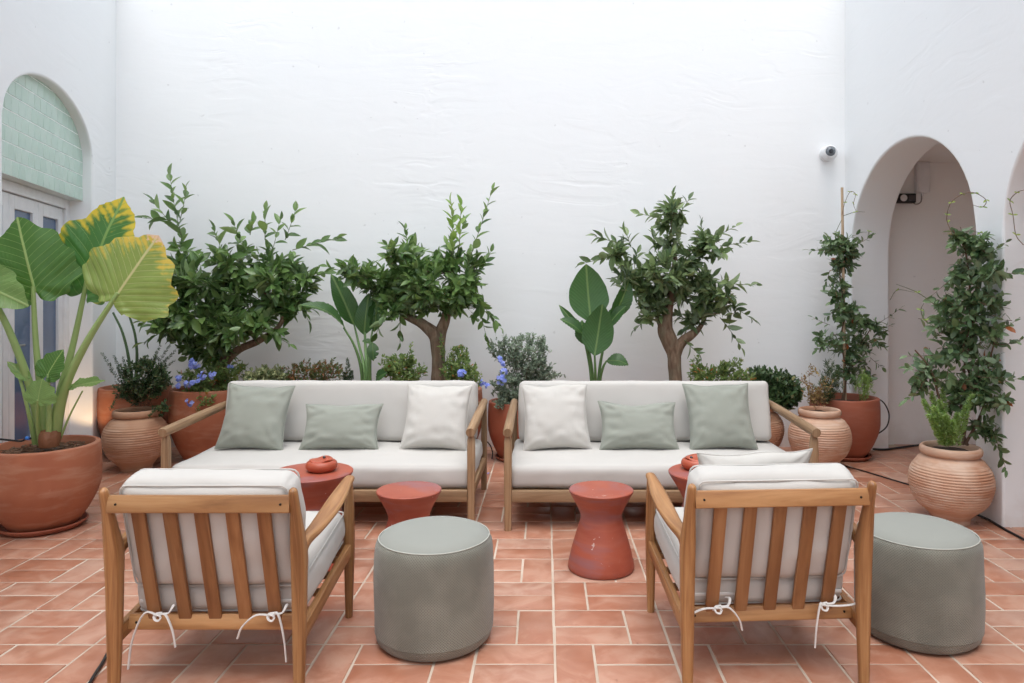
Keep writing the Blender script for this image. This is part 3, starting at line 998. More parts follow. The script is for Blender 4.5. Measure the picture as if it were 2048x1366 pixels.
def pot(X, Y, Rm, Hh, label, m=None, base=.62, fullness=.16, lip=.03, soil=.05, chips=0, z0=0.0, seed=0, group='terracotta pots'):
    t = empty('plant_pot', (X, Y, z0), label, 'plant pot', group)
    prof = [(0, .002), (Rm * base * .85, .0), (Rm * base, .012)]
    for k in range(1, 13):
        f = k / 12
        rr = Rm * (base + (1 - base) * f ** .75 + fullness * math.sin(math.pi * f) ** 1.1)
        prof.append((min(rr, Rm * 1.02), .012 + (Hh - .022) * f))
    prof += [(Rm * .995, Hh - .003), (Rm - .006, Hh), (Rm - lip + .004, Hh), (Rm - lip, Hh - .006), (Rm - lip - .004, Hh - .1), (Rm - lip - .03, Hh - .16)]
    bm = BM(); lathe(bm, prof, 64, wob=.006, seed=seed)
    finish(bm, 'pot_body', m or CLAY, t, ang=50)
    soil_disc(t, Rm - lip - .004, Hh - soil, chips, seed)
    return t

def saucer(X, Y, r, label, h=.034):
    bm = BM(); lathe(bm, [(0, 0), (r * .86, 0), (r * .96, h * .5), (r, h * .82), (r * .995, h), (r * .96, h), (r * .93, h * .7), (r * .84, .010), (0, .010)], 56)
    o = finish(bm, 'saucer', CLAYD, ang=40)
    o.location = (X, Y, 0)
    tag(o, label, 'saucer', 'pot saucers')

def jar(X, Y, rmax, Hh, rneck, label, m=None, rbase=None, ribs=23, seed=0):
    t = empty('clay_jar', (X, Y, 0), label, 'jar', 'ribbed clay jars')
    rbase = rbase or rmax * .5
    key_z = [0, .08, .25, .42, .56, .70, .82, .885]
    key_r = [rbase, rbase * 1.09, rmax * .83, rmax * .97, rmax, rmax * .94, rmax * .79, rneck * .98]
    prof = [(0, .002), (rbase * .9, 0)]
    N = ribs * 6
    for k in range(N + 1):
        f = .885 * k / N
        i = max(j for j in range(len(key_z)) if key_z[j] <= f + 1e-9)
        i = min(i, len(key_z) - 2)
        tt = (f - key_z[i]) / (key_z[i + 1] - key_z[i])
        p0 = key_r[max(i - 1, 0)]; p1 = key_r[i]; p2 = key_r[i + 1]; p3 = key_r[min(i + 2, len(key_r) - 1)]
        rr = .5 * (2 * p1 + (p2 - p0) * tt + (2 * p0 - 5 * p1 + 4 * p2 - p3) * tt * tt + (3 * p1 - 3 * p2 + p3 - p0) * tt ** 3)
        amp = .0026 * min(1, max(0, (f - .10) / .1)) * min(1, max(0, (.80 - f) / .08))
        rr += amp * (1 - 2 * abs(math.sin(math.pi * (k / 6))) ** .6) * -1
        prof.append((rr, f * Hh))
    rl = .016
    for k in range(9):
        a = R(-80 + 200 * k / 8)
        prof.append((rneck + rl * .25 + rl * math.cos(a), .885 * Hh + (Hh * .115) * (.5 + .5 * math.sin(a))))
    prof += [(rneck - .012, Hh * .95), (rneck - .014, Hh * .86)]
    bm = BM(); lathe(bm, prof, 72, wob=.01, seed=seed)
    finish(bm, 'jar_body', m or JAR, t, ang=80)
    soil_disc(t, rneck - .012, Hh * .93, 0, seed)
    return t

pot(-2.95, 4.18, .285, .475, 'big terracotta pot in the left foreground holding the elephant ear', base=.62, fullness=.17, chips=330, z0=.012, seed=3)
saucer(-2.95, 4.18, .222, 'red saucer under the elephant ear pot', .036)
pot(-3.48, 6.03, .272, .59, 'tall terracotta pot in the left back corner, behind a ribbed jar', seed=5)
pot(-2.79, 5.90, .300, .596, 'tall terracotta pot with blue flowers behind the left sofa arm', seed=7)
pot(-.845, 5.83, .325, .60, 'terracotta pot of the middle orange tree, showing past the left sofa', m=CLAY, seed=9)
pot(-.215, 5.92, .255, .485, 'terracotta pot seen in the gap between the two sofas', seed=11, m=CLAYD)
saucer(-.215, 5.92, .20, 'red saucer under the pot in the gap between the sofas', .03)
pot(-2.02, 5.88, .300, .56, 'terracotta pot behind the left sofa holding the low variegated shrub', seed=13)
pot(-1.43, 5.86, .215, .56, 'terracotta pot behind the left sofa holding the left bird of paradise', seed=15)
pot(.42, 5.86, .215, .56, 'terracotta pot behind the right sofa holding the right bird of paradise', seed=17)
pot(1.085, 5.80, .300, .58, 'terracotta pot behind the right sofa holding the rightmost orange tree', seed=19)
pot(2.525, 5.985, .272, .495, 'red terracotta pot with a caned vine beside the arch', m=CLAYD, seed=21, z0=.012)
saucer(2.525, 5.985, .215, 'red saucer under the caned vine pot beside the arch')
jar(-3.21, 5.57, .232, .468, .145, 'tan ribbed clay jar holding a bush in the left back corner', JARD, seed=2)
jar(2.166, 5.60, .235, .468, .142, 'pale ribbed clay jar with a dried plant by the right sofa arm', JAR, seed=4)
jar(1.775, 5.97, .225, .45, .14, 'orange ribbed clay jar tucked behind the right end of the right sofa', JARD, seed=6)
jar(2.452, 4.29, .229, .455, .150, 'large ribbed clay jar against the arch pier, foreground right', JAR, rbase=.105, ribs=25, seed=8)

# ------------------------------------------------------------------ leaves
def proto_leaf(fold=.10, curl=.18, stations=((0, 0), (.14, .30), (.36, .49), (.60, .46), (.82, .26), (1, 0))):
    V, Fc = [], []
    idx = []
    for y, w in stations:
        z = -curl * y * y
        if w == 0:
            idx.append((len(V),)); V.append((0, y, z))
        else:
            i = len(V)
            V += [(-w, y, z + fold * w * 2), (0, y, z), (w, y, z + fold * w * 2)]
            idx.append((i, i + 1, i + 2))
    for a, b in zip(idx, idx[1:]):
        if len(a) == 1: Fc += [(a[0], b[1], b[0]), (a[0], b[2], b[1])]
        elif len(b) == 1: Fc += [(a[0], a[1], b[0]), (a[1], a[2], b[0])]
        else: Fc += [(a[0], a[1], b[1]), (a[0], b[1], b[0]), (a[1], a[2], b[2]), (a[1], b[2], b[1])]
    return np.array(V, float), np.array(Fc, int)
PL_CIT = proto_leaf()
PL_OVAL = proto_leaf(.06, .22, ((0, 0), (.16, .36), (.45, .5), (.78, .36), (1, 0)))
PL_SMALL = proto_leaf(.05, .1, ((0, 0), (.4, .5), (1, 0)))
PL_PETAL = proto_leaf(-.05, .1, ((0, .08), (.5, .42), (.85, .5), (1, .22)))
PROTO_ME = {}
def proto_mesh(pr, m):
    k = (id(pr), m.name)
    if k not in PROTO_ME:
        me = bpy.data.meshes.new('leaf')
        me.from_pydata(pr[0].tolist(), [], pr[1].tolist())
        me.polygons.foreach_set('use_smooth', [True] * len(me.polygons))
        me.materials.append(m)
        PROTO_ME[k] = me
    return PROTO_ME[k]

def frame(d, nrm):
    d = d.normalized()
    n = nrm - d * nrm.dot(d)
    if n.length < 1e-3: n = Vector((.3, -.8, .5)) - d * Vector((.3, -.8, .5)).dot(d)
    n.normalize()
    return d.cross(n), d, n

def leaf_cloud(name, leaves, pr, m, parent, off, kind=None):
    """many real leaves joined into one part"""
    if not leaves: return None
    Vp, Fp = pr
    out = np.empty((len(leaves), len(Vp), 3))
    for i, (p, d, n, L, W) in enumerate(leaves):
        s, d, n = frame(d, n)
        p = p - off
        out[i] = np.array(p) + np.outer(Vp[:, 0] * W, np.array(s)) + np.outer(Vp[:, 1] * L, np.array(d)) + np.outer(Vp[:, 2] * L, np.array(n))
    fc = (Fp[None] + (np.arange(len(leaves)) * len(Vp))[:, None, None]).reshape(-1, 3)
    me = bpy.data.meshes.new(name)
    nv, nf = out.shape[0] * out.shape[1], len(fc)
    me.vertices.add(nv); me.vertices.foreach_set('co', out.reshape(-1))
    me.loops.add(nf * 3); me.loops.foreach_set('vertex_index', fc.reshape(-1))
    me.polygons.add(nf); me.polygons.foreach_set('loop_start', np.arange(nf) * 3)
    me.polygons.foreach_set('use_smooth', [True] * nf)
    me.update(calc_edges=True)
    o = link(name, me, m, parent)
    if kind: o['kind'] = kind
    return o

def leaf_parts(leaves, pr, m, parent, off):
    """leaves that can be picked apart: one object each, shared mesh"""
    me = proto_mesh(pr, m)
    for p, d, n, L, W in leaves:
        s, d, n = frame(d, n)
        M = Matrix(((s.x * W, d.x * L, n.x * L, p.x - off.x), (s.y * W, d.y * L, n.y * L, p.y - off.y), (s.z * W, d.z * L, n.z * L, p.z - off.z), (0, 0, 0, 1)))
        o = bpy.data.objects.new('leaf', me)
        C.objects.link(o)
        o.parent = parent
        o.matrix_basis = M

def rv(q, s=1.0): return Vector((q.gauss(0, s), q.gauss(0, s), q.gauss(0, s)))

def sprig(q, store, twigs, start, end, n, ll, ratio=.42, spread=52, t0=.15, bow=.1, rad=.003, facing=.5, jit=.25, lim=None, tip=True):
    ax = end - start
    L = ax.length
    if L < 1e-4: return
    a = ax.normalized()
    side = rv(q).cross(a)
    side = side.normalized() if side.length > 1e-3 else Vector((1, 0, 0))
    mid = (start + end) / 2 + side * L * bow * q.uniform(-1, 1) + Vector((0, 0, -L * bow * .3))
    def at(t): return start * (1 - t) ** 2 + mid * 2 * t * (1 - t) + end * t * t
    twigs.append([at(k / 4) for k in range(5)] + [rad])
    az = q.uniform(0, 6.28)
    perp = a.orthogonal().normalized()
    per2 = a.cross(perp)
    for i in range(n):
        t = t0 + (1 - t0) * (i + q.uniform(-.3, .3)) / max(1, n - 1)
        t = max(.02, min(1, t))
        p = at(t)
        tang = (mid * 2 * (1 - 2 * t) + end * 2 * t - start * 2 * (1 - t)).normalized()
        az += 2.4 + q.uniform(-.4, .4)
        rad_v = perp * math.cos(az) + per2 * math.sin(az)
        an = R(spread * q.uniform(.7, 1.25)) * (1 - .45 * t)
        if tip and i == n - 1: an *= .25
        d = (tang * math.cos(an) + rad_v * math.sin(an) + rv(q, jit * .5)).normalized()
        nr = tang * .8 + Vector((0, -.5, .8)) * facing + rv(q, jit)
        sz = ll * q.uniform(.55, 1.22) * (1 - .25 * t)
        e = p + d * sz
        if lim is not None and not (lim(e) and lim(p)): continue
        store.append((p, d, nr, sz, sz * ratio * q.uniform(.85, 1.15)))

def twig_mesh(name, twigs, m, parent, off, n=5):
    bm = BM()
    for tw in twigs:
        pts, rad = tw[:-1], tw[-1]
        sweep(bm, [tuple(p) for p in pts], [rad * 2 * (1 - .6 * k / (len(pts) - 1)) for k in range(len(pts))], n=n, cap=False)
    return finish(bm, name, m, parent, off=off)

WALL_LIM = lambda e: e.y < 6.335
def plant_root(name, loc, label, cat, group=None):
    return empty(name, loc, label, cat, group)

def citrus(base, label, trunks, clumps, shoots, Yc, dep, ll, m, seed, young=(), trunk_m=None):
    q = random.Random(seed)
    t = plant_root('orange_tree', base, label, 'tree', 'potted orange trees')
    off = Vector(base)
    bm = BM()
    forks = []
    for tr in trunks:
        pts = [tuple(P(a, b, y)) for a, b, y, r in tr]
        sweep(bm, pts, [r * 2 for *_, r in tr], up=(0, 1, 0), n=14, m=4)
        forks.append(Vector(pts[-1]))
        forks.append(Vector(pts[-2]))
    for vv in bm.verts:
        vv.co += Vector((1, .5, 0)) * .008 * noise.noise(vv.co * 11) + Vector((0, 1, 0)) * .008 * noise.noise(vv.co * 9 + Vector((5, 5, 5)))
    finish(bm, 'trunk', trunk_m or TRUNK, t, off=off, ang=70)
    leaves, tw, limbs = [], [], []
    for cx, cy, rx, ry, n in clumps:
        dy = q.uniform(-dep, dep * .5) * .8
        c = P(cx, cy, Yc + dy)
        sx, sz = rx / F * Yc, ry / F * Yc
        f = min(forks, key=lambda k: (k - c).length)
        limbs.append([f, (f * .5 + c * .5) + Vector((0, .05, -.03)) + rv(q, .02), c + Vector((0, .04, 0)), .009])
        for _ in range(int(n * 1.8)):
            for _try in range(20):
                u = rv(q)
                u = u.normalized() * q.uniform(.35, 1.0) ** .6
                e = c + Vector((u.x * sx, u.y * min(dep, (sx + sz) / 2), u.z * sz))
                if WALL_LIM(e): break
            dirv = (Vector((u.x, u.y, u.z * .8 + .25)) + rv(q, .35)).normalized()
            st = e - dirv * q.uniform(.10, .17)
            st = st * .8 + c * .2
            sprig(q, leaves, tw, st, e, q.randint(6, 9), ll, lim=WALL_LIM, rad=.0025)
    leaf_cloud('crown', leaves, PL_CIT, m, t, off, 'stuff')
    sh = []
    for i, (x0, y0, x1, y1, n) in enumerate(shoots):
        y_ = Yc - dep * .3 + q.uniform(-.1, .1)
        sprig(q, sh, tw, P(x0, y0, y_), P(x1, y1, y_ + q.uniform(-.05, .05)), n, ll * 1.02, spread=48, bow=.06, t0=.05, rad=.0035, lim=WALL_LIM)
    leaf_parts(sh, PL_CIT, m, t, off)
    yo = []
    for x0, y0, x1, y1, n in young:
        y_ = Yc - dep * .35
        sprig(q, yo, tw, P(x0, y0, y_), P(x1, y1, y_), n, ll * .95, spread=45, bow=.05, t0=.05, rad=.0035, lim=WALL_LIM)
    if yo: leaf_parts(yo, PL_CIT, L_YOUNG, t, off)
    twig_mesh('twigs', tw, TWIG, t, off, 4)['kind'] = 'stuff'
    for lb in limbs:
        bm = BM()
        sweep(bm, [tuple(p) for p in lb[:-1]], [.016, .012, .007], n=7, m=4)
        finish(bm, 'branch', TRUNK, t, off=off)
    return t

citrus(P(440, 790, 5.88), 'widest orange tree, sprawling above the left half of the left sofa',
       [[(440, 792, 5.88, .05), (446, 740, 5.88, .042), (450, 712, 5.87, .042), (438, 690, 5.86, .034), (420, 650, 5.85, .026)], [(446, 745, 5.87, .026), (455, 718, 5.87, .036), (480, 698, 5.86, .032), (520, 680, 5.85, .028), (556, 655, 5.84, .022), (575, 615, 5.84, .014)]],
       [(345, 595, 42, 50, 12), (330, 640, 38, 35, 7), (395, 560, 55, 45, 13), (400, 632, 65, 45, 15), (470, 520, 50, 45, 14), (500, 590, 75, 55, 20), (555, 530, 52, 50, 15), (575, 605, 50, 40, 11), (470, 655, 50, 35, 11), (385, 690, 35, 28, 6), (430, 700, 35, 22, 5), (525, 655, 40, 25, 7), (606, 560, 28, 28, 5), (365, 520, 28, 40, 7), (440, 600, 50, 45, 12), (545, 570, 50, 40, 9), (430, 655, 50, 35, 9), (500, 640, 45, 28, 8), (355, 650, 36, 34, 6)],
       [(372, 500, 340, 352, 17), (362, 470, 306, 402, 9), (360, 440, 372, 375, 8), (480, 480, 468, 448, 7), (530, 480, 530, 418, 9), (570, 480, 592, 416, 9), (585, 500, 676, 476, 9), (600, 560, 650, 545, 9), (565, 625, 642, 616, 9), (440, 490, 428, 462, 7), (500, 470, 505, 446, 7), (330, 620, 285, 645, 7), (335, 655, 288, 685, 7), (540, 665, 582, 690, 5), (590, 590, 616, 640, 5), (345, 440, 285, 436, 7), (420, 700, 375, 715, 5), (545, 500, 560, 440, 7)],
       5.86, .28, .136, L_CIT, 21)
citrus(P(878, 790, 5.83), 'orange tree with a thick forked trunk behind the left sofa\'s right end',
       [[(878, 795, 5.83, .066), (877, 740, 5.83, .058), (876, 695, 5.83, .057), (870, 670, 5.83, .058), (845, 648, 5.84, .043), (815, 632, 5.90, .036), (798, 616, 5.97, .028), (788, 592, 6.02, .014)], [(877, 740, 5.83, .040), (878, 695, 5.83, .046), (882, 664, 5.83, .048), (892, 632, 5.84, .040), (902, 596, 5.84, .034), (905, 545, 5.84, .016)]],
       [(800, 585, 50, 40, 13), (757, 560, 50, 35, 10), (715, 548, 40, 20, 6), (860, 572, 55, 40, 15), (922, 578, 40, 38, 12), (900, 525, 42, 40, 12), (822, 525, 45, 38, 11), (868, 612, 55, 25, 9), (938, 545, 28, 36, 7), (782, 618, 30, 22, 4), (690, 540, 22, 14, 3), (800, 505, 34, 26, 6), (955, 615, 18, 24, 3), (795, 602, 40, 28, 9), (772, 578, 36, 28, 7), (832, 590, 40, 30, 9), (900, 600, 36, 24, 7), (840, 545, 36, 30, 7)],
       [(935, 530, 985, 378, 19), (955, 545, 982, 503, 9), (818, 500, 811, 458, 9), (838, 520, 832, 485, 8), (790, 510, 775, 490, 7), (735, 555, 655, 534, 9), (720, 540, 700, 525, 6), (950, 590, 990, 640, 8), (962, 630, 975, 682, 6), (800, 630, 800, 685, 5), (770, 630, 752, 668, 4), (960, 610, 1000, 655, 6), (920, 470, 930, 440, 6), (870, 560, 868, 520, 8)],
       5.80, .28, .122, L_CIT, 22, young=[(905, 510, 902, 404, 18), (918, 500, 922, 412, 10), (826, 560, 834, 505, 7), (776, 530, 780, 495, 6)])
citrus(P(1350, 790, 5.80), 'airy orange tree behind the right sofa, pruned trunk with a knobby fork',
       [[(1352, 795, 5.80, .060), (1350, 745, 5.80, .055), (1347, 708, 5.80, .058), (1338, 680, 5.80, .066), (1330, 655, 5.80, .060), (1336, 625, 5.80, .038), (1342, 590, 5.80, .032), (1347, 550, 5.80, .024), (1350, 500, 5.80, .012)], [(1349, 735, 5.80, .035), (1352, 706, 5.80, .046), (1362, 686, 5.79, .044), (1385, 668, 5.80, .034), (1400, 655, 5.86, .020), (1415, 625, 5.95, .010)], [(1342, 700, 5.80, .03), (1332, 668, 5.80, .05), (1320, 642, 5.84, .030), (1305, 610, 5.92, .016), (1290, 570, 5.98, .010)]],
       [(1280, 540, 50, 40, 10), (1330, 540, 50, 45, 13), (1380, 512, 36, 34, 7), (1350, 585, 52, 36, 11), (1300, 595, 40, 40, 9), (1420, 490, 44, 30, 9), (1345, 430, 30, 36, 9), (1225, 500, 32, 25, 5), (1400, 595, 42, 36, 8), (1440, 580, 36, 30, 6), (1380, 640, 42, 25, 6), (1460, 615, 28, 22, 3), (1302, 635, 28, 20, 4), (1250, 548, 32, 30, 5), (1342, 480, 30, 30, 6), (1300, 568, 38, 32, 7), (1398, 556, 40, 30, 7), (1362, 560, 36, 30, 7), (1320, 612, 26, 22, 4), (1410, 620, 36, 24, 5)],
       [(1340, 430, 1347, 388, 10), (1325, 435, 1280, 428, 6), (1360, 425, 1378, 398, 7), (1245, 505, 1162, 528, 8), (1235, 485, 1188, 472, 9), (1262, 495, 1250, 462, 7), (1415, 480, 1472, 452, 8), (1440, 492, 1498, 484, 9), (1440, 565, 1512, 570, 9), (1448, 600, 1508, 640, 9), (1440, 635, 1482, 695, 8), (1368, 680, 1396, 706, 6), (1405, 500, 1402, 440, 8), (1290, 640, 1268, 660, 5), (1310, 500, 1305, 465, 7)],
       5.78, .28, .114, L_CIT3, 23)

# ------------------------------------------------------------------ climbing jasmine
def vine(base, label, stems, clumps, shoots, tendrils, Yc, dep, ll, seed, lim=None, fix=None, name='jasmine_vine'):
    q = random.Random(seed)
    t = plant_root(name, base, label, 'climbing plant', 'potted climbing jasmines')
    off = Vector(base)
    fx = fix or (lambda p: p)
    bm = BM()
    for st in stems:
        sweep(bm, [tuple(fx(P(a, b, Yc + y))) for a, b, y in st], [.018 - .010 * k / (len(st) - 1) for k in range(len(st))], n=7, m=4)
    finish(bm, 'stem', VINEW, t, off=off, ang=70)
    leaves, tw, sh = [], [], []
    lm = lim or (lambda e: e.y < 6.335)
    for cx, cy, rx, ry, n in clumps:
        c = fx(P(cx, cy, Yc + q.uniform(-dep, dep) * .4))
        sx, sz = rx / F * Yc, ry / F * Yc
        for _ in range(int(n * 1.95)):
            u = rv(q).normalized() * q.uniform(.3, 1.0) ** .6
            e = fx(c + Vector((u.x * sx, u.y * dep, u.z * sz)))
            st = fx(e - (Vector((u.x, u.y, u.z * .5)) + rv(q, .5)).normalized() * q.uniform(.08, .14))
            sprig(q, leaves, tw, st * .75 + c * .25, e, q.randint(6, 9), ll, ratio=.46, spread=65, bow=.25, rad=.0018, lim=lm)
    leaf_cloud('foliage', leaves, PL_OVAL, L_JAS, t, off, 'stuff')
    for x0, y0, x1, y1, n in shoots:
        y_ = Yc + q.uniform(-.08, .02)
        sprig(q, sh, tw, fx(P(x0, y0, y_)), fx(P(x1, y1, y_)), n, ll, ratio=.46, spread=60, bow=.15, t0=.1, rad=.002, lim=lm)
    leaf_parts(sh, PL_OVAL, L_JAS, t, off)
    yl = []
    for td in tendrils:
        pts = [fx(P(a, b, Yc - .05 + .03 * math.sin(k))) for k, (a, b) in enumerate(td)]
        bm = BM(); sweep(bm, [tuple(p) for p in pts], [.0045] * (len(pts) - 1) + [.002], n=5, m=5)
        finish(bm, 'tendril', VINEW if len(td) > 4 else TWIG, t, off=off)
        for k, p in enumerate(pts[1:-1]):
            for s in (-1, 1):
                d = (rv(q, .4) + Vector((s, -.3, .3))).normalized()
                yl.append((p, d, Vector((0, -1, .6)), ll * q.uniform(.22, .4), ll * .16))
    if yl: leaf_parts(yl, PL_OVAL, L_JASY, t, off)
    twig_mesh('twigs', tw, VINEW, t, off, 4)['kind'] = 'stuff'
    return t
v1 = vine(P(1690, 800, 5.98), 'slim jasmine climbing a bamboo cane beside the arch',
     [[(1688, 800, 0), (1692, 740, -.02), (1682, 680, .02), (1690, 620, -.02), (1680, 560, .02), (1684, 490, 0)], [(1684, 800, .02), (1700, 730, .03), (1720, 690, 0), (1740, 660, 0)]],
     [(1672, 492, 40, 25, 13), (1700, 498, 30, 25, 9), (1684, 532, 28, 25, 9), (1678, 580, 24, 26, 9), (1685, 620, 34, 26, 10), (1712, 640, 42, 28, 12), (1745, 650, 34, 20, 6), (1655, 682, 30, 22, 6), (1698, 690, 40, 32, 12), (1738, 690, 28, 25, 5), (1700, 740, 36, 34, 9), (1735, 742, 20, 25, 4)],
     [(1660, 500, 1616, 500, 6), (1710, 490, 1746, 470, 7), (1690, 480, 1720, 466, 5), (1750, 650, 1802, 616, 8), (1750, 660, 1782, 650, 6), (1660, 650, 1626, 635, 7), (1740, 715, 1764, 735, 6), (1650, 690, 1634, 700, 5), (1660, 540, 1650, 570, 5), (1665, 480, 1640, 482, 5)],
     [[(1684, 430), (1690, 405), (1700, 384), (1711, 388), (1707, 408), (1712, 422)], [(1686, 432), (1710, 424), (1730, 424)], [(1683, 440), (1672, 465), (1670, 490)], [(1735, 478), (1738, 462), (1739, 468)], [(1780, 600), (1795, 580), (1830, 585)]],
     5.96, .12, .074, 31)
cane = BM(); sweep(cane, [tuple(P(1690, 800, 5.97)), tuple(P(1687, 600, 5.97)), tuple(P(1684, 375, 5.97))], [.028, .026, .022], n=10, m=3)
o = finish(cane, 'bamboo_cane', BAMBOO, off=P(1690, 800, 5.97))
tag(o, 'bare bamboo cane rising out of the slim jasmine', 'cane')
def fix10(p):
    if p.x > 2.63:
        p = Vector((0, 0, H)) + (p - Vector((0, 0, H))) * (2.63 / p.x)
    return p
LIM10 = lambda e: e.x < 2.675 or e.y < 4.12
vine(P(1925, 888, 4.29), 'large bushy jasmine growing from the ribbed jar at the arch pier',
     [[(1925, 890, 0), (1935, 820, .02), (1928, 740, 0), (1945, 660, 0), (1940, 580, 0), (1930, 500, -.02), (1905, 460, -.03)], [(1935, 890, .02), (1915, 830, -.02), (1945, 770, 0), (1925, 700, 0), (1960, 620, 0), (1975, 560, 0)], [(1920, 890, -.02), (1880, 800, -.04), (1862, 740, -.03), (1830, 700, -.02)], [(1930, 890, 0), (1965, 820, 0), (1975, 740, 0), (1990, 680, 0)]],
     [(1955, 500, 40, 26, 10), (1925, 480, 28, 24, 5), (1930, 552, 42, 32, 10), (1965, 605, 45, 40, 13), (1915, 610, 40, 34, 10), (1945, 670, 55, 42, 15), (1905, 690, 36, 36, 8), (1870, 738, 42, 32, 9), (1845, 760, 26, 24, 4), (1970, 735, 40, 40, 11), (1985, 545, 34, 26, 7), (1945, 780, 44, 40, 11), (1980, 800, 30, 34, 8), (1968, 850, 26, 30, 6), (1905, 790, 30, 28, 6), (1890, 640, 28, 24, 5), (1990, 655, 20, 30, 4)],
     [(1990, 540, 2044, 545, 9), (1990, 660, 2032, 640, 8), (1985, 690, 2040, 680, 7), (1985, 770, 2045, 755, 8), (1970, 510, 2012, 485, 7), (1850, 745, 1812, 735, 7), (1850, 760, 1815, 800, 7), (1870, 710, 1815, 712, 7), (1900, 560, 1865, 590, 5), (1985, 860, 2000, 900, 6), (1985, 880, 2012, 940, 7), (1940, 470, 1915, 470, 5), (1950, 480, 1975, 470, 6), (1890, 650, 1858, 660, 5), (1880, 600, 1870, 600, 4)],
     [[(1905, 470), (1895, 445), (1894, 430), (1902, 405), (1925, 388), (1950, 386), (1972, 400), (1965, 414), (1945, 410)], [(1870, 610), (1835, 585), (1792, 568)], [(1880, 660), (1850, 640), (1842, 620), (1848, 606)], [(1990, 480), (1960, 465), (1905, 462)], [(2047, 490), (2032, 470), (2026, 430), (2020, 402), (2034, 385), (2048, 380)]],
     4.29, .13, .074, 32, lim=LIM10, fix=fix10)

# ------------------------------------------------------------------ shrubs and ferns
def shrub(name, base, label, targets, m, pr, ll, nl, seed, ratio=.5, stem_m=None, spread=58, t0=.3, bow=.2, facing=.5, group=None, cat='shrub', upj=.0):
    """targets = [(px, py, rx, ry, n, Y, dep)]: stems from the base to points in these ellipses, leafy along the way"""
    q = random.Random(seed)
    t = plant_root(name, base, label, cat, group)
    off = Vector(base)
    leaves, tw = [], []
    for cx, cy, rx, ry, n, Y, dep in targets:
        for _ in range(int(n * 1.9)):
            u = rv(q).normalized() * q.uniform(.25, 1.0) ** .5
            e = P(cx, cy, Y) + Vector((u.x * rx / F * Y, u.y * dep, u.z * ry / F * Y))
            e.y = min(e.y, 6.31)
            st = off + Vector((q.gauss(0, .03), q.gauss(0, .03), 0))
            if _ % 6:
                ln = min((e - st).length * .8, ll * q.uniform(2.2, 4.2))
                st = e - ((e - st).normalized() + rv(q, .45) + Vector((0, 0, .15))).normalized() * ln
                st.y = min(st.y, 6.3)
            k = nl if isinstance(nl, int) else q.randint(*nl)
            sprig(q, leaves, tw, st, e, k, ll * 1.3, ratio, spread, t0 if not _ % 6 else .05, bow, .0014, facing, .45, WALL_LIM)
    leaf_cloud('foliage', leaves, pr, m, t, off, 'stuff')
    twig_mesh('stems', tw, stem_m or TWIG, t, off, 4)['kind'] = 'stuff'
    return t

def flowers(t, off, spots, seed, size=.016):
    q = random.Random(seed)
    for px, py, Y, rr, n in spots:
        c = P(px, py, Y)
        lv = []
        for _ in range(n):
            u = rv(q).normalized()
            u.y = -abs(u.y)
            p = c + u * rr / F * Y * q.uniform(.5, 1)
            ax = (u + Vector((0, -.6, .3))).normalized()
            o1 = ax.orthogonal().normalized(); o2 = ax.cross(o1)
            a0 = q.uniform(0, 6.28)
            for k in range(5):
                a = a0 + k * 6.283 / 5
                d = (o1 * math.cos(a) + o2 * math.sin(a) + ax * .25).normalized()
                lv.append((p, d, ax, size * q.uniform(.85, 1.15), size * .9))
        leaf_cloud('flower_cluster', lv, PL_PETAL, BLUE, t, off)

def ferns(name, base, label, tips, m, R0, seed, group='foxtail ferns', nn=230, nl=.011):
    q = random.Random(seed)
    t = plant_root(name, base, label, 'fern', group)
    off = Vector(base)
    for tip, dy in tips:
        e = P(tip[0], tip[1], off.y + dy)
        st = off + Vector(((e.x - off.x) * .25, dy * .3, -.01))
        mid = (st + e) / 2 + Vector(((e.x - st.x) * -.12, 0, .02))
        lv = []
        for i in range(nn):
            f = q.random() ** .85
            p = st * (1 - f) ** 2 + mid * 2 * f * (1 - f) + e * f * f
            tang = ((mid - st) * (1 - f) + (e - mid) * f).normalized()
            rad = R0 * (1 - f ** 2.2) * (.55 + .45 * min(1, f * 4)) + .004
            a = q.uniform(0, 6.283)
            o1 = tang.orthogonal().normalized(); o2 = tang.cross(o1)
            rd = o1 * math.cos(a) + o2 * math.sin(a)
            d = (rd + tang * .75).normalized()
            lv.append((p + rd * rad * .12, d, rv(q), rad * q.uniform(.8, 1.15), nl * .42))
            lv.append((p + rd * rad * .55 + tang * rad * .3, (d + rv(q, .5)).normalized(), rv(q), nl * 1.2, nl * .4))
        leaf_cloud('frond', lv, PL_SMALL, m, t, off)
    return t

ferns('foxtail_fern', P(1900, 888, 4.22), 'bright green foxtail fern in the ribbed jar at the arch pier', [((1846, 800), 0), ((1862, 785), .03), ((1884, 778), .06), ((1868, 815), -.06), ((1890, 830), -.08), ((1915, 828), -.05), ((1945, 790), -.04), ((1856, 830), -.05), ((1905, 842), -.09), ((1878, 800), -.03)], L_FERN, .034, 41, nn=420, nl=.015)
ferns('foxtail_fern', P(262, 790, 6.0), 'dark foxtail fern in the left back corner pot', [((204, 706), -.05), ((228, 712), 0), ((246, 714), .05), ((322, 690), .05), ((342, 688), .1), ((352, 700), .0), ((235, 735), -.08), ((262, 730), .0), ((335, 715), -.05), ((350, 720), .05)], L_FERND, .022, 42)
ferns('small_conifer', P(697, 775, 5.85), 'small pointed conifer behind the left sofa beside the bird of paradise', [((695, 716), 0), ((688, 745), 0), ((704, 742), -.03)], L_FERND, .034, 43, None)
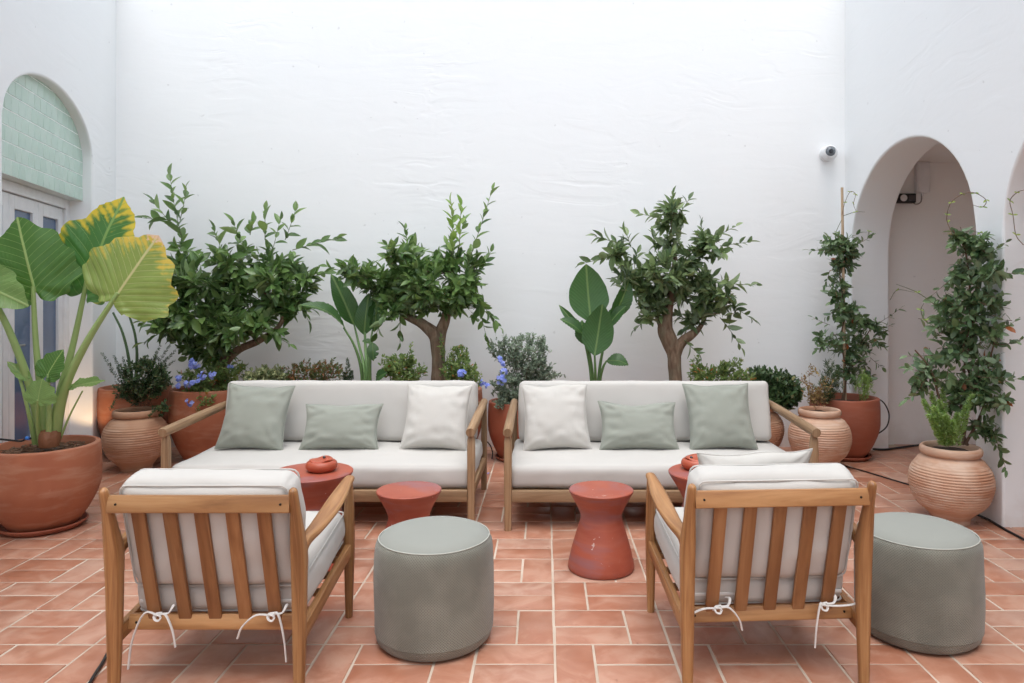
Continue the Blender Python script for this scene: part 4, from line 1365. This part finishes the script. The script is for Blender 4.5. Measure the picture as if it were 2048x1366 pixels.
shrub('twiggy_bush', P(285, 812, 5.57), 'dark twiggy bush in the tan ribbed jar, left back corner', [(290, 745, 48, 42, 60, 5.57, .16), (320, 755, 26, 26, 16, 5.57, .1), (250, 785, 22, 20, 7, 5.52, .08), (330, 815, 12, 15, 4, 5.5, .05), (235, 780, 22, 12, 4, 5.5, .05)], L_BUSH, PL_SMALL, .030, (14, 22), 51, stem_m=VINEW, t0=.35)
pl = shrub('plumbago', P(400, 790, 5.82), 'plumbago with pale blue flowers in a pot by the left sofa', [(395, 755, 38, 28, 26, 5.75, .15), (465, 735, 34, 25, 18, 5.8, .12), (410, 795, 18, 14, 7, 5.6, .05), (440, 760, 30, 20, 12, 5.75, .1), (430, 722, 20, 20, 7, 5.82, .08)], L_LITE, PL_OVAL, .034, (9, 14), 52, group='plumbagos')
flowers(pl, P(400, 790, 5.82), [(390, 727, 5.62, 12, 16), (406, 752, 5.6, 9, 9), (425, 749, 5.6, 8, 8), (357, 757, 5.6, 6, 5), (375, 768, 5.58, 7, 6), (385, 765, 5.58, 6, 5), (381, 803, 5.50, 8, 7), (460, 733, 5.75, 5, 4), (398, 763, 5.58, 5, 4), (355, 770, 5.58, 5, 3)], 3)
shrub('variegated_shrub', P(532, 785, 5.85), 'low cream-and-green variegated shrub behind the left sofa', [(532, 752, 48, 20, 60, 5.8, .17)], L_VARI, PL_OVAL, .032, (12, 18), 53, facing=.9)
shrub('bronze_shrub', P(630, 790, 5.85), 'low bronze and green stemmed shrub behind the left sofa', [(605, 745, 36, 22, 26, 5.82, .13), (660, 742, 34, 26, 26, 5.85, .13), (560, 745, 24, 14, 8, 5.85, .1), (635, 728, 45, 12, 10, 5.85, .1)], L_BRN, PL_SMALL, .026, (14, 20), 54, stem_m=m_plain('red_stem', (.24, .08, .035), .7))
shrub('lantana', P(815, 795, 5.70), 'light green lantana with orange blooms left of the forked trunk', [(800, 735, 40, 28, 40, 5.65, .15), (780, 725, 20, 18, 10, 5.62, .1), (825, 700, 6, 30, 4, 5.62, .04), (835, 745, 20, 18, 10, 5.6, .08)], L_LITE, PL_OVAL, .028, (10, 16), 55, group='light green shrubs under the forked orange tree')
sh = shrub('lantana', P(918, 795, 5.68), 'light green shrub right of the forked trunk, one blue flower head', [(918, 722, 28, 34, 40, 5.65, .13), (940, 745, 26, 20, 16, 5.6, .1), (895, 745, 15, 20, 8, 5.6, .06), (885, 690, 8, 40, 3, 5.68, .04)], L_LITE, PL_OVAL, .028, (10, 16), 56, group='light green shrubs under the forked orange tree')
flowers(sh, P(918, 795, 5.68), [(924, 747, 5.5, 9, 12)], 4)
sh = shrub('grey_bush', P(1035, 815, 5.92), 'silvery grey-green bush with violet flowers between the sofas', [(1052, 700, 44, 42, 70, 5.9, .2), (1080, 735, 42, 28, 36, 5.88, .15), (1000, 690, 26, 26, 16, 5.92, .12), (1015, 770, 36, 32, 40, 5.8, .15), (1095, 748, 25, 14, 12, 5.9, .1), (1000, 805, 14, 10, 7, 5.68, .04), (1085, 680, 12, 14, 5, 5.9, .08)], L_GREY, PL_OVAL, .027, (12, 18), 57, stem_m=VINEW, t0=.4)
flowers(sh, P(1035, 815, 5.92), [(1003, 758, 5.62, 11, 13), (1007, 742, 5.62, 7, 7), (963, 765, 5.62, 8, 8), (1000, 718, 5.66, 6, 5), (1005, 728, 5.66, 5, 4), (975, 772, 5.6, 5, 4)], 5)
shrub('low_shrub', P(1425, 790, 5.72), 'loose yellow-green shrub peeping over the right sofa', [(1400, 745, 28, 20, 22, 5.68, .12), (1450, 742, 34, 18, 26, 5.68, .13), (1395, 725, 14, 14, 5, 5.7, .06), (1455, 722, 30, 8, 6, 5.7, .08), (1490, 750, 24, 12, 12, 5.7, .1)], L_LITE, PL_OVAL, .030, (10, 15), 58)
shrub('pittosporum', P(1558, 806, 5.97), 'dense dark green mounded bush behind the right sofa\'s end', [(1545, 768, 52, 34, 95, 5.9, .20), (1520, 745, 25, 12, 16, 5.9, .1), (1575, 785, 30, 26, 40, 5.85, .13)], L_BUSH, PL_OVAL, .046, (9, 13), 59, t0=.5, facing=.8)
shrub('dried_plant', P(1635, 812, 5.60), 'half dried brown stemmed plant in the pale ribbed jar', [(1620, 760, 16, 40, 12, 5.55, .07), (1632, 790, 26, 16, 14, 5.55, .08), (1650, 770, 16, 22, 8, 5.58, .06)], L_DRY, PL_SMALL, .026, (5, 9), 60, stem_m=m_plain('dry_stem', (.16, .08, .045), .8), t0=.3)
shrub('rosemary', P(1658, 806, 5.80), 'feathery green rosemary between the pale jar and the caned vine', [(1662, 752, 24, 38, 34, 5.78, .1), (1640, 782, 22, 20, 14, 5.74, .08)], L_BUSH, PL_SMALL, .026, (18, 26), 61, ratio=.22, t0=.2)
shrub('small_fern', P(1725, 806, 5.9), 'bright green tuft at the foot of the caned vine', [(1728, 765, 20, 28, 26, 5.86, .08)], L_FERN, PL_SMALL, .022, (18, 24), 62, ratio=.25, t0=.15)

# ------------------------------------------------------------------ broad leaves: bird of paradise and elephant ear
def m_blade(name, c, rib, yellow=None, yamt=0.0, dead=0.0, veins=9.5, slope=.62, vein_w=.06, rough=.38, vstr=.65):
    m, nt, b = mat(name)
    uv = nt.nodes.new('ShaderNodeTexCoord').outputs['UV']
    sp = nd(nt, 'ShaderNodeSeparateXYZ', Vector=uv)
    x, y = sp.outputs[0], sp.outputs[1]
    ax = math_(nt, 'ABSOLUTE', x)
    s = math_(nt, 'SUBTRACT', y, math_(nt, 'MULTIPLY', math_(nt, 'POWER', ax, .85), slope))
    fr = math_(nt, 'ABSOLUTE', math_(nt, 'SUBTRACT', math_(nt, 'FRACT', math_(nt, 'MULTIPLY', s, veins)), .5))
    vein = nd(nt, 'ShaderNodeMapRange', {'interpolation_type': 'SMOOTHSTEP'}, Value=fr, From_Min=0.0, From_Max=vein_w, To_Min=1.0, To_Max=0.0).outputs[0]
    midr = nd(nt, 'ShaderNodeMapRange', {'interpolation_type': 'SMOOTHSTEP'}, Value=ax, From_Min=.008, From_Max=.024, To_Min=1.0, To_Max=0.0).outputs[0]
    rim = nd(nt, 'ShaderNodeAttribute', {'attribute_name': 'rim'}).outputs['Fac']
    tip = nd(nt, 'ShaderNodeAttribute', {'attribute_name': 'tip'}).outputs['Fac']
    n = ntex(nt, uv, 5, 3)
    n2 = ntex(nt, uv, 14, 3, .6)
    col = mixc(nt, n, tuple(k * .8 for k in c), tuple(k * 1.15 for k in c))
    if yellow:
        e = math_(nt, 'ADD', math_(nt, 'MULTIPLY', rim, 1.0), math_(nt, 'MULTIPLY', math_(nt, 'SUBTRACT', n, .5), 1.1))
        e = math_(nt, 'ADD', e, math_(nt, 'MULTIPLY', tip, .45))
        e = math_(nt, 'SUBTRACT', e, math_(nt, 'MULTIPLY', math_(nt, 'SUBTRACT', .5, fr), .55))
        col = mixc(nt, nd(nt, 'ShaderNodeMapRange', {'interpolation_type': 'SMOOTHSTEP'}, Value=e, From_Min=1.25 - yamt, From_Max=1.6 - yamt).outputs[0], col, yellow)
    col = mixc(nt, math_(nt, 'MULTIPLY', vein, vstr), col, rib)
    col = mixc(nt, midr, col, rib)
    if dead:
        e = math_(nt, 'ADD', math_(nt, 'MULTIPLY', tip, 1.0), math_(nt, 'MULTIPLY', math_(nt, 'SUBTRACT', n2, .5), .5))
        f = nd(nt, 'ShaderNodeMapRange', {'interpolation_type': 'SMOOTHSTEP'}, Value=e, From_Min=1.02 - dead, From_Max=1.08 - dead).outputs[0]
        col = mixc(nt, f, col, mixc(nt, n2, (.62, .36, .18), (.78, .62, .45)))
    b.inputs['Roughness'].default_value = rough
    leaf_shader(nt, b, col, .28, 1.12)
    hb = math_(nt, 'ADD', math_(nt, 'MULTIPLY', vein, .4), math_(nt, 'MULTIPLY', midr, .8))
    bump(nt, b, hb, .5, .006)
    return m

def strap(name, base, tip, width, nrm, m, parent, off, fold=.25, bow=.08, wide=.42, tear=0.0, seed=0.0, roll=0.0):
    """a paddle leaf: blade from base to tip, folded along the rib"""
    ax = tip - base
    L = ax.length
    sd, d, n = frame(ax, Vector(nrm))
    bm = BM(); uvl = bm.loops.layers.uv.verify()
    NS, NC = 22, 5
    grid = []
    for i in range(NS + 1):
        t = i / NS
        w = width / 2 * (math.sin(math.pi * min(1, t / (2 * wide))) if t < wide else math.cos(math.pi / 2 * ((t - wide) / (1 - wide)) ** 1.25)) ** .85 if 0 < t < 1 else 0.002
        c = base + d * (L * t) + n * (bow * L * math.sin(math.pi * t) - .0)
        rowv = []
        for j in range(-NC, NC + 1):
            u = j / NC
            ww = w * (1 + .05 * noise.noise(Vector((t * 6, u * .5 + seed, seed))))
            if tear and abs(u) > .55 and noise.noise(Vector((t * 9 + seed, math.copysign(3, u), seed))) > .28: ww *= 1 - tear * abs(u)
            p = c + sd * (u * ww * math.cos(fold * abs(u) * .6)) + n * (abs(u) * ww * math.sin(fold) + .004 * math.sin(t * 60 + abs(u) * 3) * abs(u) + roll * u * ww)
            rowv.append((bm.verts.new(p), u * ww / L, t))
        grid.append(rowv)
    for i in range(NS):
        for j in range(2 * NC):
            q = (grid[i][j], grid[i][j + 1], grid[i + 1][j + 1], grid[i + 1][j])
            try: f = bm.faces.new([a[0] for a in q])
            except ValueError: continue
            for lp, a in zip(f.loops, q): lp[uvl].uv = (a[1], a[2])
    bmesh.ops.translate(bm, verts=bm.verts, vec=-off)
    me = bpy.data.meshes.new(name); bm.to_mesh(me); bm.free()
    me.polygons.foreach_set('use_smooth', [True] * len(me.polygons))
    return link(name, me, m, parent)

STRL = m_blade('bird_of_paradise_leaf', (.048, .122, .034), (.14, .23, .075), veins=15, slope=.9, vein_w=.30, rough=.30, vstr=.12)
STRS = m_plain('green_stalk', (.12, .22, .07), .5)
def strelitzia(base, label, leaves, stalks, group='birds of paradise'):
    t = plant_root('bird_of_paradise', base, label, 'plant', group)
    off = Vector(base)
    for i, (b0, t0, w, Y0, Y1, nrm, kw) in enumerate(leaves):
        strap('leaf', P(*b0, Y0), P(*t0, Y1), w / F * Y0, nrm, STRL, t, off, seed=i * 3.3, **kw)
    for pts in stalks:
        bm = BM()
        n = len(pts)
        sweep(bm, [tuple(P(*p)) for p in pts], [.032 - .018 * k / (n - 1) for k in range(n)], n=9, m=4)
        finish(bm, 'stalk', STRS, t, off=off, ang=70)
strelitzia(P(728, 800, 5.72), 'bird of paradise plant with torn paddle leaves behind the left sofa',
    [((708, 650), (662, 548), 43, 5.94, 5.94, (.5, -1, .2), dict(fold=.3, bow=.06, wide=.3)), ((728, 670), (738, 586), 40, 5.9, 5.95, (.1, -1, .1), dict(fold=.15, tear=.25, wide=.3)), ((748, 664), (752, 588), 36, 5.92, 5.95, (.6, -1, .1), dict(fold=.35, tear=.3)), ((690, 656), (598, 610), 46, 5.66, 5.5, (-.2, -.45, .9), dict(fold=.3, bow=.14)), ((742, 688), (724, 682), 20, 5.6, 5.6, (0, -.4, 1), dict(fold=.3)), ((745, 684), (747, 722), 24, 5.6, 5.58, (.2, -1, .1), dict(fold=.3, tear=.5)), ((752, 760), (775, 745), 28, 5.6, 5.55, (0, -.7, .6), dict(fold=.3))],
    [[(727, 800, 5.72), (722, 735, 5.7), (708, 690, 5.68), (687, 655, 5.66)], [(730, 800, 5.70), (728, 735, 5.68), (718, 690, 5.86), (708, 648, 5.94)], [(735, 800, 5.7), (733, 730, 5.69), (730, 668, 5.9), (733, 610, 5.93)], [(738, 800, 5.72), (737, 720, 5.8), (745, 660, 5.92)], [(741, 800, 5.68), (740, 730, 5.62), (744, 685, 5.6)]])
strelitzia(P(1190, 800, 5.72), 'bird of paradise plant with broad upright leaves left of the airy orange tree',
    [((1182, 645), (1172, 528), 80, 5.66, 5.70, (.05, -1, .15), dict(fold=.18, bow=-.05, wide=.36)), ((1189, 712), (1205, 608), 64, 5.55, 5.55, (-.1, -1, .2), dict(fold=.2, bow=-.06, wide=.36)), ((1166, 668), (1120, 638), 34, 5.62, 5.6, (-.2, -.5, .8), dict(fold=.35)), ((1160, 660), (1118, 610), 16, 5.66, 5.66, (-.5, -.5, .6), dict(fold=.5)), ((1222, 640), (1258, 558), 40, 5.72, 5.72, (.5, -.8, .3), dict(fold=.4)), ((1215, 655), (1252, 612), 34, 5.70, 5.66, (.3, -.5, .8), dict(fold=.4)), ((1212, 722), (1257, 730), 34, 5.62, 5.58, (.1, -.7, .7), dict(fold=.25, bow=.15)), ((1170, 690), (1164, 640), 30, 5.64, 5.66, (-.5, -.8, .2), dict(fold=.4))],
    [[(1188, 800, 5.72), (1184, 740, 5.69), (1177, 690, 5.67), (1181, 640, 5.66)], [(1192, 800, 5.7), (1191, 750, 5.6), (1189, 706, 5.56)], [(1196, 800, 5.72), (1199, 740, 5.71), (1208, 690, 5.71), (1222, 640, 5.71)], [(1198, 800, 5.7), (1200, 760, 5.66), (1206, 735, 5.63), (1213, 722, 5.62)], [(1186, 800, 5.7), (1180, 735, 5.68), (1166, 668, 5.64)]])

HEART_A = [0, 7, 18, 32, 48, 66, 86, 108, 130, 150, 165, 175, 180]
HEART_R = [1.0, .93, .845, .76, .69, .63, .585, .55, .52, .465, .34, .15, .07]
_tab = np.interp(np.abs(np.arange(-220, 221)), [k for k in HEART_A] + [185, 195, 220], HEART_R + [.15, .34, .5])
_ker = np.exp(-.5 * (np.arange(-12, 13) / 4.5) ** 2); _ker /= _ker.sum()
_smooth = np.convolve(_tab, _ker, 'same')
def heart(a):
    a = abs(a)
    k = max(0, 1 - a / 9)
    return float(np.interp(a, np.arange(-220, 221), _smooth)) * (1 - k) + float(np.interp(a, HEART_A, HEART_R)) * k
def ear(name, attach, tip, width, nrm, m, parent, off, cup=.10, seed=0.0, wave=.045, droop=.1, hole=None, ragged=0.0, lobe=.66):
    """elephant-ear blade: heart outline round the attach point, quilted between the veins"""
    L = (tip - attach).length
    sd, d, n = frame(tip - attach, Vector(nrm))
    kx = width / (1.145 * L)
    NA, NR = 120, 14
    bm = BM(); uvl = bm.loops.layers.uv.verify()
    lr = bm.verts.layers.float.new('rim'); lt = bm.verts.layers.float.new('tip')
    rings = []
    for r_ in range(NR + 1):
        f = (r_ / NR) ** .9
        ring = []
        for k in range(NA):
            a = -180 + 360 * k / NA
            Rr = heart(a) * (1 - (1 - lobe) * min(1, max(0, abs(a) - 85) / 50))
            Rr *= 1 + wave * math.sin(a * .22 + seed * 3) * min(1, abs(a) / 30) + .5 * wave * noise.noise(Vector((a * .08, seed, 0)))
            if ragged and r_ == NR: Rr *= 1 - ragged * max(0, noise.noise(Vector((a * .11 + seed, 2, 0))))
            x, y = math.sin(R(a)) * Rr * f * kx, math.cos(R(a)) * Rr * f
            s = y - .62 * abs(x) ** .85
            z = cup * (abs(x) * 1.3) ** 1.5 - droop * max(0, y) ** 2 + .012 * math.cos(2 * math.pi * (s * 9.5)) * min(1, f * 1.4) * min(1, abs(x) * 6)
            z += .03 * f * f * math.sin(a * .13 + seed) + .02 * f * noise.noise(Vector((x * 4 + seed, y * 4, 0)))
            v = bm.verts.new(attach + sd * (x * L) + d * (y * L) + n * (z * L))
            v[lr] = f; v[lt] = max(0, y)
            ring.append((v, x, y))
        rings.append(ring)
    for r_ in range(NR):
        for k in range(NA):
            k2 = (k + 1) % NA
            q = (rings[r_][k], rings[r_][k2], rings[r_ + 1][k2], rings[r_ + 1][k])
            if hole and r_ >= hole[2] and hole[0] <= k <= hole[1] and r_ <= hole[3]: continue
            f = bm.faces.new([a[0] for a in q])
            for lp, a in zip(f.loops, q): lp[uvl].uv = (a[1], a[2])
    bmesh.ops.remove_doubles(bm, verts=rings and [a[0] for a in rings[0]], dist=1e-4)
    bmesh.ops.translate(bm, verts=bm.verts, vec=-off)
    me = bpy.data.meshes.new(name); bm.to_mesh(me); bm.free()
    me.polygons.foreach_set('use_smooth', [True] * len(me.polygons))
    return link(name, me, m, parent)

EAR_G = m_blade('elephant_ear_green', (.078, .19, .038), (.34, .46, .16))
EAR_E = m_blade('elephant_ear_yellow_edge', (.065, .19, .045), (.20, .34, .10), (.62, .50, .06), .36)
EAR_Y = m_blade('elephant_ear_yellowing', (.25, .34, .085), (.56, .54, .26), (.62, .48, .085), .36, dead=.12)
EAR_P = m_blade('elephant_ear_pale', (.20, .33, .10), (.34, .46, .17))
PET = m_plain('pale_green_petiole', (.27, .38, .13), .45)
eb = P(92, 888, 4.16)
ee = plant_root('elephant_ear', eb, 'tall elephant ear with huge ribbed leaves, one turning yellow', 'plant')
YE = 4.14
def eleaf(a, t, w, nrm, m, Ya, Yt, **k):
    return ear('leaf', P(*a, Ya), P(*t, Yt), w / F * Ya, nrm, m, ee, eb, **k)
o = eleaf((67, 572), (30, 432), 168, (.12, -1, .25), EAR_G, YE - .05, YE - .02, seed=.4, cup=-.08, droop=.06)
o = eleaf((176, 556), (240, 392), 190, (-.2, -1, .1), EAR_E, YE + .10, YE + .14, seed=1.7, cup=.12, droop=.08)
o['label'] = 'green leaf with a yellow margin'
o = eleaf((235, 588), (314, 470), 198, (.05, -1, .15), EAR_Y, YE - .12, YE - .10, seed=2.9, cup=-.10, droop=.05, ragged=.12, lobe=.55)
o['label'] = 'yellowing leaf with a dry papery tip'
o = eleaf((-55, 560), (50, 606), 100, (.1, -1, .5), EAR_P, YE - .2, YE - .22, seed=4.1, cup=.1)
o = eleaf((96, 748), (122, 698), 62, (-.1, -1, .35), EAR_G, YE - .10, YE - .08, seed=5.2, cup=.12)
o = eleaf((76, 800), (82, 757), 66, (0, -1, .2), EAR_P, YE - .18, YE - .18, seed=6.3, cup=-.1)
o = eleaf((150, 772), (208, 758), 40, (0, -.45, .9), EAR_P, YE - .02, YE - .05, seed=7.4, cup=.25)
o = eleaf((48, 752), (14, 722), 22, (.5, -.9, .5), EAR_P, YE - .1, YE - .12, seed=8.1, cup=.6)
for pts, w0, w1 in (
    ([(96, 885, 4.16), (84, 800, 4.12), (72, 690, 4.09), (66, 572, 4.085)], .060, .022), ([(104, 885, 4.17), (120, 790, 4.2), (146, 690, 4.23), (174, 560, 4.24)], .070, .024),
    ([(104, 888, 4.14), (128, 780, 4.08), (176, 680, 4.04), (236, 586, 4.02)], .078, .024), ([(86, 888, 4.16), (62, 780, 4.08), (22, 670, 4.0), (-20, 590, 3.96), (-55, 560, 3.94)], .060, .022),
    ([(80, 888, 4.10), (74, 840, 4.02), (76, 800, 3.96)], .026, .012), ([(70, 888, 4.12), (56, 820, 4.06), (36, 745, 4.04), (20, 728, 4.03)], .028, .012),
    ([(120, 878, 4.14), (140, 830, 4.13), (165, 782, 4.12)], .014, .008), ([(98, 880, 4.08), (98, 800, 4.05), (96, 748, 4.04)], .035, .014)):
    bm = BM()
    n = len(pts)
    sweep(bm, [tuple(P(*p)) for p in pts], [w0 + (w1 - w0) * (k / (n - 1)) ** .7 for k in range(n)], n=12, m=6)
    finish(bm, 'petiole', PET, ee, off=eb, ang=70)
bm = BM(); lathe(bm, [(.0, -.03), (.050, -.03), (.058, .01), (.054, .045), (.046, .062), (.040, .058), (.0, .05)], 24, c=P(99, 882, 4.10), wob=.35, seed=3)
finish(bm, 'cut_stump', m_plain('peeling_stump', (.20, .075, .03), .55, bmp=.9, scale=40), ee, off=eb, ang=70)
# arrowhead plant hidden behind, two dark stalks rising in the corner
t = plant_root('elephant_ear', P(268, 790, 6.0), 'two bare dark green stalks rising in the left back corner pot', 'plant')
for pts in ([(264, 790, 6.0), (258, 720, 6.0), (245, 665, 6.0), (226, 625, 6.0)], [(268, 790, 6.0), (274, 720, 5.98), (270, 670, 5.97), (258, 630, 5.96)]):
    bm = BM(); sweep(bm, [tuple(P(*p)) for p in pts], [.03, .024, .02, .016], n=9, m=5)
    finish(bm, 'stalk', m_plain('dark_stalk', (.07, .13, .05), .45), t, off=P(268, 790, 6.0))

# ------------------------------------------------------------------ small things
SCR = m_plain('camera_plastic', (.78, .78, .79), .35)
LENS = m_plain('camera_lens', (.02, .022, .028), .08)
SMOKE = m_plain('camera_smoked_dome', (.16, .18, .20), .12)
cc = P(1653, 309, YB) + Vector((0, -.06, 0))
t = empty('security_camera', (cc.x, YB, cc.z), 'white security camera high on the wall beside the arch', 'camera')
toff = Vector((cc.x, YB, cc.z))
def orient(bm, ax, at):
    rot = Vector((0, 0, 1)).rotation_difference(Vector(ax).normalized()).to_matrix().to_4x4()
    bmesh.ops.transform(bm, matrix=Matrix.Translation(at) @ rot, verts=bm.verts)
bm = BM(); lathe(bm, [(0, 0), (.066, 0), (.068, .006), (.066, .024), (.060, .034), (.05, .038), (0, .038)], 36); orient(bm, (0, -1, 0), Vector((0, -.001, 0)))
finish(bm, 'base', SCR, t)
bm = BM(); lathe(bm, [(0, -.068), (.03, -.062), (.056, -.038), (.068, 0), (.066, .022), (.056, .044), (.048, .050), (.046, .042), (0, .042)], 36); orient(bm, (-.16, -1, .13), Vector((0.0, -.066, 0)))
hd = finish(bm, 'housing', SCR, t)
bm = BM(); lathe(bm, [(.042, .040), (.040, .050), (.030, .060), (.020, .064), (0, .064)], 30); orient(bm, (-.16, -1, .13), Vector((0.0, -.066, 0)))
finish(bm, 'front_glass', SMOKE, hd)
bm = BM(); lathe(bm, [(0, .0645), (.018, .0645), (.020, .067), (.016, .070), (.011, .069), (0, .0685)], 24); orient(bm, (-.16, -1, .06), Vector((0.0, -.066, 0)))
finish(bm, 'lens', LENS, hd)

YG = YB + .12
g0 = P(1841, 352, YG)
t = empty('junction_box', (g0.x, YG, g0.z), 'white electrical box high inside the arch', 'electrical box')
bm = BM(); box(bm, (-.062, -.055, -.155), (.062, -.001, .12), .008, 2); finish(bm, 'box_body', SCR, t)
bm = BM(); box(bm, (-.05, -.060, -.145), (.05, -.0555, .105), .003); finish(bm, 'cover', SCR, t)
bm = BM(); lathe(bm, [(0, 0), (.012, 0), (.012, .035), (0, .035)], 14, c=(.0, -.03, -.189)); finish(bm, 'gland', SCR, t)
g1 = P(1806, 398, YG)
t = empty('floodlight', (g1.x, YG, g1.z), 'small black floodlight fixed inside the arch', 'lamp')
bm = BM(); box(bm, (-.10, -.07, -.042), (.085, -.002, .042), .006, 2); finish(bm, 'housing', BLACK, t)
bm = BM(); lathe(bm, [(0, 0), (.030, 0), (.031, .006), (.022, .012), (0, .014)], 24); orient(bm, (0, -1, 0), Vector((-.03, -.0705, 0))); finish(bm, 'sensor', SCR, t)
bm = BM(); box(bm, (.018, -.075, -.026), (.072, -.0705, .026), .002); finish(bm, 'reflector', STEEL, t)
bm = BM(); a, b_ = P(1822, 402, YG - .02), P(1843, 386, YG - .03)
sweep(bm, [tuple(a), tuple(a + Vector((.04, -.01, -.03))), tuple(b_ + Vector((-.01, -.01, -.08))), tuple(b_)], .011, n=7, m=5)
finish(bm, 'cable', m_plain('grey_cable', (.25, .24, .23), .6), t, off=(g1.x, YG, g1.z))

def hose(pts, label, rad=.006, cat='cable', m=None, name='cable'):
    bm = BM(); sweep(bm, [tuple(p) for p in pts], rad * 2, n=7, m=6)
    o = finish(bm, name, m or BLACK, off=pts[0])
    tag(o, label, cat)
def G(px, py, z=.008):
    Y = F * (H - z) / (py - CY)
    return P(px, py, Y)
hose([G(1672, 928), G(1720, 940), G(1770, 955), G(1830, 973), G(1878, 990)], 'thin black cable crossing the tiles between the two jars on the right', .005)
hose([G(1952, 1028), G(1980, 1041), G(2012, 1060), G(2050, 1080), G(2110, 1115)], 'black cable on the tiles at the foot of the arch pier', .007)
hose([P(1754, 796, 5.98), P(1768, 806, 5.98), P(1778, 828, 5.98), P(1774, 852, 5.98), P(1758, 866, 5.98), P(1746, 868, 5.98)], 'loop of black irrigation hose beside the caned vine pot', .0055, 'hose', name='irrigation_hose')
hose([G(1745, 898, .01), G(1770, 899, .01), G(1800, 895, .01), G(1850, 889, .01), G(1900, 888, .01)], 'black cable along the skirting inside the arch', .009)
hose([G(176, 1372), G(192, 1345), G(205, 1325), G(216, 1305), G(226, 1290)], 'short black cable by the left armchair\'s back leg', .006)
hose([P(-20, 876, 4.05), P(15, 880, 4.05), P(42, 882, 4.05), P(54, 876, 4.05), P(62, 877, 4.05)], 'black drip hose on the soil of the elephant ear pot', .006, 'hose', name='irrigation_hose')
bm = BM(); sweep(bm, [tuple(P(52, 876, 4.045)), tuple(P(59, 877, 4.045))], .02, n=10)
o = finish(bm, 'hose_connector', m_plain('blue_plastic', (.03, .16, .5), .35), off=P(52, 876, 4.045)); tag(o, 'blue hose connector lying on the elephant ear pot\'s soil', 'connector')
hose([G(150, 926, .01), G(196, 910, .01), G(212, 900, .01), G(232, 893, .01)], 'black cable at the wall\'s foot behind the tan jar', .008)
hose([P(968, 878, 5.9), P(980, 890, 5.9), P(985, 905, 5.88), P(984, 918, 5.86)], 'black irrigation hose hanging in the gap between the sofas', .005, 'hose', name='irrigation_hose')
# uplight behind the elephant ear
uw = Vector((-3.53, 5.50, 0))
t = empty('uplight', uw, 'small black uplight washing the door jamb behind the elephant ear', 'lamp')
bm = BM(); lathe(bm, [(0, 0), (.045, 0), (.045, .008), (.028, .012), (.028, .09), (.036, .095), (.036, .14), (.030, .142), (.028, .132), (0, .130)], 24)
finish(bm, 'housing', BLACK, t)
em, nt, b = mat('warm_lamp_glass')
b.inputs['Emission Color'].default_value = (1, .62, .3, 1); b.inputs['Emission Strength'].default_value = 6
bm = BM(); lathe(bm, [(0, .134), (.026, .134), (.0, .1345)], 20); finish(bm, 'lamp_glass', em, t)
ld = bpy.data.lights.new('uplight_bulb', 'SPOT'); ld.energy = 4; ld.color = (1, .66, .36); ld.shadow_soft_size = .02; ld.spot_size = R(62); ld.spot_blend = .6
lo = bpy.data.objects.new('uplight_bulb', ld); C.objects.link(lo); lo.parent = t; lo.rotation_euler = Vector((-.20, .27, .42)).to_track_quat('-Z', 'Y').to_euler(); lo.location = (0, 0, .15)
# fallen petals
q = random.Random(5)
for px, py, lab in ((975, 947, 'fallen blue petal on the tiles in the gap between the sofas'),):
    p = G(px, py, .004)
    lv = [(p + rv(q, .004), Vector((q.uniform(-1, 1), q.uniform(-1, 1), .1)), Vector((0, 0, 1)), .018, .014) for _ in range(3)]
    o = leaf_cloud('fallen_petal', [(a - Vector((0, 0, 0)), *r) for a, *r in lv], PL_PETAL, BLUE, None, p)
    o.location = p
    tag(o, lab, 'petal')
